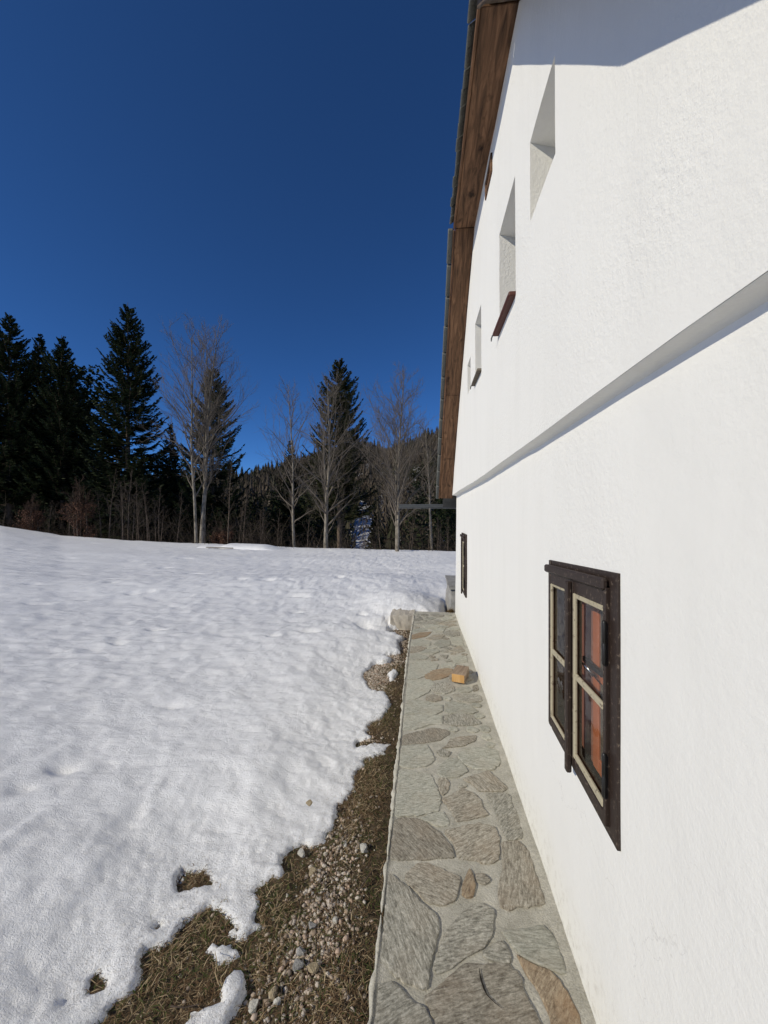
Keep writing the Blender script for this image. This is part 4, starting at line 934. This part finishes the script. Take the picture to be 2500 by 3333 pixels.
# ------------------------------------------------------------------ trees
def tz(x, y): return float(ground_z(np.array(float(x)), np.array(float(y))))
def rot_about(v, ax, a):
    return v * math.cos(a) + np.cross(ax, v) * math.sin(a) + ax * ax.dot(v) * (1 - math.cos(a))
def branch_curve(p, d, L, n, rs, up, wob):
    pts = [p]; d = d / np.linalg.norm(d); s = L / (n - 1)
    for i in range(n - 1):
        d = d + np.array([0, 0, up]) * (1.0 / n) + rs.normal(0, wob, 3); d = d / np.linalg.norm(d)
        p = p + d * s; pts.append(p)
    return np.array(pts), d
def bare_tree(seed, H, r0, stems, nb=34, low=0.22, spread=0.5, twig=7, sub=9, crown=0.34, lean=0.0, thin=1.0, upb=0.35):
    """leafless broadleaf: returns (trunk V,Q) and (branches V,Q)"""
    rs = np.random.RandomState(seed); T = {}; 
    def put(key, P, R): T.setdefault(key, ([], [])); T[key][0].append(P); T[key][1].append(R)
    for (sx_, sy_, hf, rf) in stems:
        hh = H * hf; d0 = np.array([rs.normal(0, .012) + lean, rs.normal(0, .012), 1.0])
        P, _ = branch_curve(np.array([sx_, sy_, -0.3]), d0, hh + .3, 15, rs, 0.25, 0.022)
        R = r0 * rf * (1 - np.linspace(0, 1, 15)) ** 0.85 + 0.004; R[0] *= 1.35; put('trunk', P, R)
        k = int(nb * hf)
        for b in range(k):
            t = low + (0.97 - low) * ((b + rs.uniform(0, 1)) / k); f = t * 14; i = min(13, int(f)); p = P[i] + (P[i + 1] - P[i]) * (f - i); rr = np.interp(f, range(15), R)
            az = b * 2.4 + rs.uniform(-.5, .5); an = math.radians(rs.uniform(22, 54)) * (1.12 - 0.42 * t)
            d = np.array([math.cos(az) * math.sin(an), math.sin(az) * math.sin(an), math.cos(an)])
            L = H * (crown * 1.75 * (1.02 - t) ** 0.8 * rs.uniform(0.45, 1.05) * (0.40 + 0.60 * float(sstep(low, low + 0.22, np.array(t)))) + 0.03)
            BP, _ = branch_curve(p, d, L, 8, rs, upb * rs.uniform(.2, 1.4), 0.11); BR = np.linspace(min(rr * .62, .012 + .018 * L), .0045 * thin, 8); put('b1', BP, BR)
            ns = max(3, int(sub * (0.35 + L / (H * crown))))
            for s in range(ns):
                f2 = (0.18 + 0.82 * (s + rs.uniform(0, 1)) / ns) * 7; j = min(6, int(f2)); q = BP[j] + (BP[j + 1] - BP[j]) * (f2 - j); dd = BP[j + 1] - BP[j]; dd = dd / np.linalg.norm(dd)
                ax = rs.normal(0, 1, 3); ax -= dd * ax.dot(dd); ax /= np.linalg.norm(ax) + 1e-9
                d2 = rot_about(dd, ax, math.radians(rs.uniform(22, 55))); d2[2] += 0.12
                L2 = (L * rs.uniform(.16, .36) + .12) * (1.15 - 0.5 * f2 / 7); SP, _ = branch_curve(q, d2, L2, 6, rs, 0.3, 0.10); put('b2', SP, np.linspace(.0075, .0035, 6) * thin)
                for w in range(twig):
                    f3 = (0.15 + 0.85 * (w + rs.uniform(0, 1)) / twig) * 5; j3 = min(4, int(f3)); q3 = SP[j3] + (SP[j3 + 1] - SP[j3]) * (f3 - j3); d3 = SP[j3 + 1] - SP[j3]; d3 = d3 / (np.linalg.norm(d3) + 1e-9)
                    d3 = d3 + rs.normal(0, .45, 3); d3[2] += .15
                    WP, _ = branch_curve(q3, d3, L2 * rs.uniform(.25, .6) + .08, 4, rs, 0.25, 0.10); put('b3', WP, np.linspace(.0042, .0022, 4) * thin)
    tv = tubes(*T['trunk'], 9); br = [tubes(*T['b1'], 5)]
    if 'b2' in T: br.append(tubes(*T['b2'], 3))
    if 'b3' in T: br.append(tubes(*T['b3'], 3))
    return tv, merge(br)
def place_tree(name, label, cat, tv, bv, x, y, m1, m2, group=None, rz=0, zoff=0.0, crown_name='branches'):
    t = empty(name, (x, y, tz(x, y) + zoff), rz); tag(t, label, cat, group)
    link('trunk', np_mesh('trunk', *tv), m1, t, True); link(crown_name, np_mesh(crown_name, *bv), m2, t, True); return t
def pos(px_, Y): p = on_y(px_, 1700, Y); return p.x, p.y
GB = 'bare trees along the edge of the snow field'
x, y = pos(650, 19.0); place_tree('bare_tree', 'tall leafless tree with two pale trunks side by side', 'tree', *bare_tree(11, 11.8, .12, [(-.20, .05, .93, .7), (.14, 0, 1.0, 1.0), (.2, .08, .9, .55)], 32, .26, crown=.34, sub=10, twig=8, upb=.12, thin=.8), x, y, BARK, TWIG, GB)
x, y = pos(957, 19.5); place_tree('bare_tree', 'slender leafless birch left of the forked pale tree', 'tree', *bare_tree(12, 8.6, .075, [(0, 0, 1, 1)], 34, .2, crown=.34, sub=8, twig=7, upb=.12, thin=.75), x, y, BARK, TWIG, GB)
x, y = pos(1060, 18.0); place_tree('bare_tree', 'leafless tree with forked white trunk before the tall lone spruce', 'tree', *bare_tree(13, 8.6, .10, [(0, 0, 1, 1), (.05, .05, .8, .55)], 28, .16, crown=.38, sub=8, twig=7, upb=.15, thin=.75), x, y, BARK, TWIG, GB)
x, y = pos(1293, 16.2); place_tree('bare_tree', 'leafless tree with pale trunk just left of the gutter end', 'tree', *bare_tree(14, 7.6, .072, [(0, 0, 1, 1), (-.03, .04, .85, .6)], 36, .2, crown=.37, sub=9, twig=8, upb=.2, thin=.75), x, y, BARK, TWIG, GB)
x, y = pos(1406, 24.0); place_tree('bare_tree', 'thin leafless tree with pale stem seen below the gutter', 'tree', *bare_tree(15, 8.2, .09, [(0, 0, 1, 1)], 22, .4, crown=.22, sub=6), x, y, BARK, TWIG, GB)
# saplings: three kinds, copied
SAP = []
for k in range(4):
    tv, bv = bare_tree(40 + k, 4.2, .032, [(0, 0, 1, 1), (.25, .1, .8, .8), (-.2, .15, .7, .7)][:1 + k % 3], 12, .25, crown=.22, sub=4, twig=3, thin=1.2)
    SAP.append((np_mesh('trunk', *tv), np_mesh('branches', *bv)))
    for q, mm in zip(SAP[-1], (BARK_DARK, TWIG_SAP)): q.materials.append(mm); q.shade_smooth()
SAPS = [(355, 19.5, .95, 0), (398, 20, .85, 1), (418, 19.2, .95, 2), (330, 19.8, .7, 3), (480, 19.0, .8, 1), (520, 19.2, .75, 2), (575, 19.3, .7, 0), (742, 19.0, 1.05, 3), (790, 19.2, .75, 1), (850, 19.4, .6, 2), (905, 19.0, .5, 0), (1000, 19.4, .55, 3), (1110, 18.5, .55, 1), (1180, 18, .5, 2), (1240, 17.6, .55, 0), (1340, 17.0, .5, 1), (1394, 16.4, .35, 0), (1432, 16.6, .4, 2), (1458, 16.3, .4, 3), (160, 20.5, .55, 1), (225, 20, .7, 0), (455, 20, .85, 2)]
SAP_AT = ['left stem of the sapling row below the tallest spruce', 'second stem of the sapling row below the tallest spruce', 'tallest stem of the sapling row below the tallest spruce', 'stem just right of the taller beech bush', 'stem below the gap right of the tallest spruce', 'stem below the small slim spruce', 'stem close left of the twin pale trunks', 'tall stem right of the twin pale trunks', 'stem above the low snow bank', 'stem above the right end of the snow bank', 'short stem left of the slender birch', 'stem between the slender birch and the forked pale tree', 'short stem just right of the forked pale tree', 'stem beside the snowy clearing', 'short stem left of the pale tree by the gutter', 'stem right of the pale tree by the gutter', 'pale stake-like stem below the gutter', 'stem below the gutter near the house corner', 'last stem before the house corner', 'stem between the two brown beech bushes', 'stem rising left of the taller beech bush', 'leaning stem behind the middle of the sapling row']
for i, (px_, Y, s, k) in enumerate(SAPS):
    x, y = pos(px_, Y); t = empty('sapling', (x, y, tz(x, y)), i * 1.9); t.scale = (s, s, s)
    tag(t, 'leafless sapling, ' + SAP_AT[i], 'sapling', 'leafless saplings in the thicket')
    for nm, me in zip(('trunk', 'branches'), SAP[k]): link(nm, me, (), t)
# beech bushes that kept their brown leaves
def leaves(bv, n, seed, zmax, size=.035):
    r = np.random.RandomState(seed); V = bv[0]; V = V[(V[:, 2] < zmax) & (V[:, 2] > .1)]; P = V[r.randint(0, len(V), n)] + r.normal(0, .05, (n, 3))
    a = r.normal(0, 1, (n, 3)); a /= np.linalg.norm(a, axis=1, keepdims=True); b = np.cross(a, r.normal(0, 1, (n, 3))); b /= np.linalg.norm(b, axis=1, keepdims=True)
    s = size * r.uniform(.6, 1.3, (n, 1)); Q = np.stack([P - a * s, P + b * s * .55, P + a * s, P - b * s * .55], 1).reshape(-1, 3); return np_mesh('leaves', Q, np.arange(n * 4).reshape(-1, 4))
for (px_, Y, H, seed, lab) in ((105, 19.6, 2.2, 61, 'low beech bush with brown withered leaves at the far left'), (262, 19.2, 3.4, 62, 'taller beech bush with russet withered leaves below the dark spruces'), (725, 19.4, 1.4, 63, 'small beech bush with brown leaves right of the twin trunks')):
    x, y = pos(px_, Y); tv, bv = bare_tree(seed, H, .03, [(0, 0, 1, 1), (.3, .1, .8, .8), (-.35, 0, .8, .8), (.1, -.25, .7, .8)], 12, .06, crown=.34, sub=6, twig=4, thin=1.3)
    t = place_tree('beech_bush', lab, 'bush', tv, bv, x, y, BARK_DARK, TWIG_RED, 'beech bushes with withered leaves'); link('leaves', leaves(bv, 2600, seed, H * .62), LEAF, t)

def spruce(seed, H, R, base=0.06, whorl=0.40, per=9, dens=3.2, droop=0.5, ragged=0.3, width=0.046, narrow=0.9):
    """spruce: trunk tube and a crown of drooping branches set with needle sprays"""
    rs = np.random.RandomState(seed); TP = np.stack([np.cumsum(rs.normal(0, .02, 12)), np.cumsum(rs.normal(0, .02, 12)), np.linspace(-.5, H, 12)], 1)
    tv = tubes([TP], [np.linspace(.012 * H + .03, .012, 12)], 7)
    A, Bm, C, S = [], [], [], []; bp, brd = [], []
    h = base * H
    while h < H * 0.985:
        u = h / H; Lm = R * min((1 - u) ** narrow, 1.9 * (1 - u)) * (0.55 + 0.45 * min(1, u * 6)) + 0.08
        for k in range(max(3, int(per * (1 if u < .85 else .7)))):
            L = Lm * (1 - ragged * rs.uniform(0, 1) ** 2) * rs.uniform(.85, 1.08); az = rs.uniform(0, 6.28); n = 8
            t = np.linspace(0, 1, n); rise = (0.30 + 0.5 * u) * t - droop * (1.0 - .75 * u) * t ** 1.5 + 0.42 * t ** 4 * (1 - .3 * u)
            dirv = np.array([math.cos(az), math.sin(az), 0]); c = TP[min(11, int(u * 11.5))]
            P = np.array([c[0], c[1], h + rs.uniform(-.15, .15)])[None] + dirv[None] * (L * t)[:, None] + np.array([0, 0, 1.0])[None] * (L * rise)[:, None]
            bp.append(P); brd.append(np.linspace(.012 + .006 * L, .004, n))
            m_ = int((6 + 13 * L) * dens); f = np.sort(0.12 + 0.88 * rs.uniform(0, 1, m_) ** .8) * (n - 1); i = np.minimum(n - 2, f.astype(int)); q = P[i] + (P[i + 1] - P[i]) * (f - i)[:, None]
            tang = P[i + 1] - P[i]; tang /= np.linalg.norm(tang, axis=1, keepdims=True) + 1e-9
            sgn = np.where(rs.uniform(0, 1, m_) < .5, -1, 1)[:, None]; side = np.cross(tang, [0, 0, 1.0]); side /= np.linalg.norm(side, axis=1, keepdims=True) + 1e-9
            ln = (0.12 + 0.30 * L * (1.15 - f / (n - 1)) * rs.uniform(.4, 1.1, m_))[:, None]
            d = tang * rs.uniform(.35, 1.0, (m_, 1)) + side * sgn * rs.uniform(.3, 1.0, (m_, 1)); d[:, 2] -= rs.uniform(-.1, .75, m_) * droop; d /= np.linalg.norm(d, axis=1, keepdims=True)
            A.append(q); C.append(q + d * ln); S.append(np.cross(d, rs.normal(0, 1, (m_, 3)) * .5 + np.array([0, 0, 1.0])))
        h += whorl * rs.uniform(.7, 1.2) * (1.0 - .45 * u)
    A, C, S = np.concatenate(A), np.concatenate(C), np.concatenate(S); S /= np.linalg.norm(S, axis=1, keepdims=True) + 1e-9
    n = len(A); w = width * rs.uniform(.6, 1.4, (n, 1)); M = A + (C - A) * .45
    V = np.stack([A, M + S * w, C, M - S * w], 1).reshape(-1, 3); Q = np.arange(n * 4).reshape(-1, 4)
    return tv, tubes(bp, brd, 3), (V, Q)
def place_spruce(label, px_, py_top, Y, R, seed, m=None, zdrop=0.0, **kw):
    top = on_y(px_, py_top, Y); z0 = tz(top.x, top.y) - zdrop; H = top.z - z0
    tv, bv, nv = spruce(seed, H, R, **kw); t = empty('spruce_tree', (top.x, top.y, z0)); tag(t, label, 'spruce', 'large spruces standing behind the snow field')
    link('trunk', np_mesh('trunk', *tv), BARK_DARK, t, True); link('limbs', np_mesh('limbs', *bv), BARK_DARK, t); link('crown', np_mesh('crown', *nv), m or NEEDLE, t); return t
place_spruce('broad dark spruce cut off by the left frame edge', 35, 1022, 25.5, 3.6, 71, ragged=.5, narrow=.62)
place_spruce('narrow dark spruce close behind the leftmost broad one', 128, 1085, 28.5, 3.0, 72, ragged=.5, narrow=.6)
place_spruce('dark spruce with blunt top between the left group and the tallest one', 200, 1092, 26.5, 3.2, 73, ragged=.45, narrow=.6)
place_spruce('tallest dark spruce with upswept branch tips', 415, 985, 25.0, 3.9, 74, droop=.62, whorl=.5, narrow=.72)
place_spruce('spruce standing behind the twin pale trunks', 692, 1195, 27.0, 3.5, 75, whorl=.48, narrow=.68)
place_spruce('small slim spruce top left of the twin pale trunks', 552, 1372, 31.0, 2.0, 76, whorl=.5, narrow=.9)
place_spruce('lone spruce rising above the hill behind the forked pale tree', 1105, 1166, 29.0, 3.7, 77, NEEDLE_BROWN, base=.2, whorl=.5, narrow=.6, ragged=.35)
place_spruce('short dark spruce behind the slender birch', 945, 1438, 33.0, 2.6, 78, whorl=.5)
place_spruce('low spruce in the gap right of the snowy clearing', 1225, 1668, 30.0, 1.0, 79, whorl=.4)

# dense wood filling in behind, and the forested hill
BASES = []
for k in range(4):
    tv, bv, nv = spruce(90 + k, 10.0, 2.0 + .25 * k, base=.02, whorl=.62, per=6, dens=.6, width=.10, narrow=.7); BASES.append(nv)
def scatter_wood():
    r = np.random.RandomState(7); parts = []
    def add(px_, Y, H, k=None):
        x, y = pos(px_, Y); z = tz(x, y) - .3; V, Q = BASES[r.randint(4) if k is None else k]; a = r.uniform(0, 6.28); s = H / 10.0; c, n_ = math.cos(a), math.sin(a)
        W = np.stack([(V[:, 0] * c - V[:, 1] * n_) * s * 1.0, (V[:, 0] * n_ + V[:, 1] * c) * s, V[:, 2] * s], 1) + np.array([x, y, z]); parts.append((W, Q))
    # (px range, depth range, top px range, count)
    for x0, x1, Y0, Y1, t0, t1, n in ((-700, 0, 24, 40, 1050, 1200, 16), (-60, 330, 29, 42, 1180, 1330, 18), (300, 640, 30, 44, 1400, 1530, 16), (600, 860, 31, 46, 1575, 1640, 12), (880, 1130, 32, 46, 1540, 1630, 11), (1230, 1560, 34, 60, 1490, 1620, 15), (1040, 1110, 30, 36, 1610, 1660, 4), (840, 1000, 48, 58, 1560, 1620, 7), (0, 800, 26, 32, 1560, 1640, 16)):
        for _ in range(n):
            px_, Y = r.uniform(x0, x1), r.uniform(Y0, Y1)
            if 1105 < px_ < 1240: continue
            p = on_y(px_, r.uniform(t0, t1), Y); add(px_, Y, max(2.0, p.z - tz(p.x, p.y)))
    return merge(parts)
tag(link('background_wood', np_mesh('background_wood', *scatter_wood()), NEEDLE), 'dense dark conifer wood closing off the field behind the bare trees', 'wood', kind='stuff')
def hill_forest():
    r = np.random.RandomState(9); V_, T_ = [], []; o = 0
    # low conifer: stacked ragged skirts; broadleaf: loose upright bundle of shards
    def conifer():
        V, T = [], []
        for t in range(7):
            z = .08 + .13 * t; rad = .22 * (1 - t / 7.3); k = 9
            for i in range(k):
                a = 6.28 * (i + r.uniform(-.3, .3)) / k; w = .30; q = rad * r.uniform(.7, 1.2); b = len(V)
                V += [(0, 0, z + .16), (q * math.cos(a - w), q * math.sin(a - w), z - r.uniform(0, .05)), (q * math.cos(a + w), q * math.sin(a + w), z - r.uniform(0, .05))]; T.append((b, b + 1, b + 2))
        return np.array(V), np.array(T)
    def broad():
        V, T = [], []
        for i in range(75):
            a = r.uniform(0, 6.28); q = .26 * math.sqrt(r.uniform(0, 1)); z = r.uniform(.15, .8); p = np.array([q * math.cos(a) * math.sin(z * 3), q * math.sin(a) * math.sin(z * 3), z]); d = np.array([p[0] * .5, p[1] * .5, .16]) * r.uniform(.6, 1.3); s = r.normal(0, .012, 3); b = len(V)
            V += [p - s, p + s, p + d]; T.append((b, b + 1, b + 2))
        return np.array(V), np.array(T)
    kinds = [conifer() for _ in range(4)] + [broad() for _ in range(5)]
    n = 5200
    rr = 58 + 285 * r.uniform(0, 1, n) ** .75; aa = math.radians(-62) + r.uniform(0, 1, n) * math.radians(85)
    X, Y = rr * np.sin(aa), rr * np.cos(aa); Z = ground_z(X, Y)
    gap = np.array([(lambda p: math.atan2(p.x, p.y))(on_y(px_, 1700, 50)) for px_ in (1138, 1200)])
    mix = fbm(X * .02, Y * .02, 5, 3)
    for i in range(n):
        if rr[i] < 120 and gap[0] < aa[i] < gap[1] and r.uniform() < .93: continue
        con = r.uniform() < .22 + .5 * mix[i]; V, T = kinds[r.randint(4) if con else 4 + r.randint(5)]; H = r.uniform(9, 17) if con else r.uniform(8, 14); H *= .75 + .25 * min(1, rr[i] / 200)
        a = r.uniform(0, 6.28); c, s = math.cos(a), math.sin(a)
        V_.append(np.stack([V[:, 0] * c - V[:, 1] * s, V[:, 0] * s + V[:, 1] * c, V[:, 2]], 1) * H + np.array([X[i], Y[i], Z[i]])); T_.append(T + o); o += len(V)
    return np.concatenate(V_), None, np.concatenate(T_)
def m_hill():
    m, n, l, b = mat('hill_forest', (.03, .03, .02), .9, .05)
    g = n.new('ShaderNodeNewGeometry'); v = coords(n, l); w = noise(n, l, v, .045, 3)
    con = ramp(n, l, g.outputs['Random Per Island'], [(0, (.012, .020, .010)), (1, (.032, .040, .018))]); br = ramp(n, l, g.outputs['Random Per Island'], [(0, (.055, .044, .032)), (1, (.13, .105, .08))])
    l.new(mixc(n, l, ramp(n, l, w, [(.34, (0, 0, 0)), (.52, (1, 1, 1))]), con, br), b.inputs['Base Color']); return m
tag(link('hillside_forest', np_mesh('hillside_forest', *hill_forest()), m_hill()), 'far hillside covered with mixed brown and dark green forest', 'forest', kind='stuff')
def brush():
    rs = np.random.RandomState(17); P, R = [], []
    for i in range(1000):
        px_ = rs.uniform(-150, 1500); Y = np.interp(px_, [0, 1500], [20.5, 16.3]) + rs.uniform(-.4, 6.0); x, y = pos(px_, Y)
        p = np.array([x, y, tz(x, y) - .1]); L = rs.uniform(.5, 2.2) * (1.25 if px_ < 900 else .8); d = np.array([rs.normal(0, .6), rs.normal(0, .6), 1.0])
        B, _ = branch_curve(p, d, L, 6, rs, .1, .12); P.append(B); R.append(np.linspace(.009, .003, 6))
        for k in range(3):
            j = rs.randint(1, 5); dd = B[j + 1 if j < 5 else 5] - B[j] + rs.normal(0, .25, 3); S, _ = branch_curve(B[j], dd, L * rs.uniform(.25, .5), 6, rs, .1, .12); P.append(S); R.append(np.linspace(.005, .0022, 6))
    return tubes(P, R, 3)
tag(link('undergrowth', np_mesh('undergrowth', *brush()), m_island('brush_twigs', [(0, (.025, .018, .013)), (.7, (.06, .045, .033)), (1, (.14, .11, .08))])), 'tangle of bare brushwood along the edge of the snow', 'undergrowth', kind='stuff')

# snow bank with a board at the field edge
def bank():
    a = on_y(640, 1775, 16.6); b = on_y(925, 1788, 16.4); n, m_ = 60, 16; V = []
    for i in range(n):
        t = i / (n - 1); c = a.lerp(b, t)
        hgt = 0.20 * (float(sstep(0.0, .06, np.array(t))) * .5 + float(sstep(.27, .36, np.array(t))) * .5) * (1 - float(sstep(.72, 1.0, np.array(t))) * .95)
        for j in range(m_):
            s = j / (m_ - 1); y_ = c.y - .35 + s * 1.5; prof = math.sin(math.pi * min(1, s * 1.02)) ** .35
            V.append((c.x, y_, float(field(np.array(c.x), np.array(y_))) - .1 + (hgt + .1) * prof + .012 * float(fbm(np.array(t * 25), np.array(s * 8), 3, 3))))
    i = (np.arange(n - 1)[:, None] * m_ + np.arange(m_ - 1)[None]).ravel(); return np_mesh('snow_bank', V, np.stack([i, i + m_, i + m_ + 1, i + 1], 1))
tag(link('snow_bank', bank(), SNOW, None, True), 'low bright snow bank along the far edge of the field', 'snow bank')
p0 = on_y(672, 1787, 16.1); p1 = on_y(758, 1789, 16.1); p0.z = float(field(np.array(p0.x), np.array(p0.y))) + .055; p1.z = float(field(np.array(p1.x), np.array(p1.y))) + .05
tag(beam('board', p0, p1, .12, .03, (0, 0, 1), m_wood('weathered_board', (.10, .08, .06), (.2, .17, .13), (.3, .26, .2))), 'weathered board sticking out of the far snow bank', 'board')
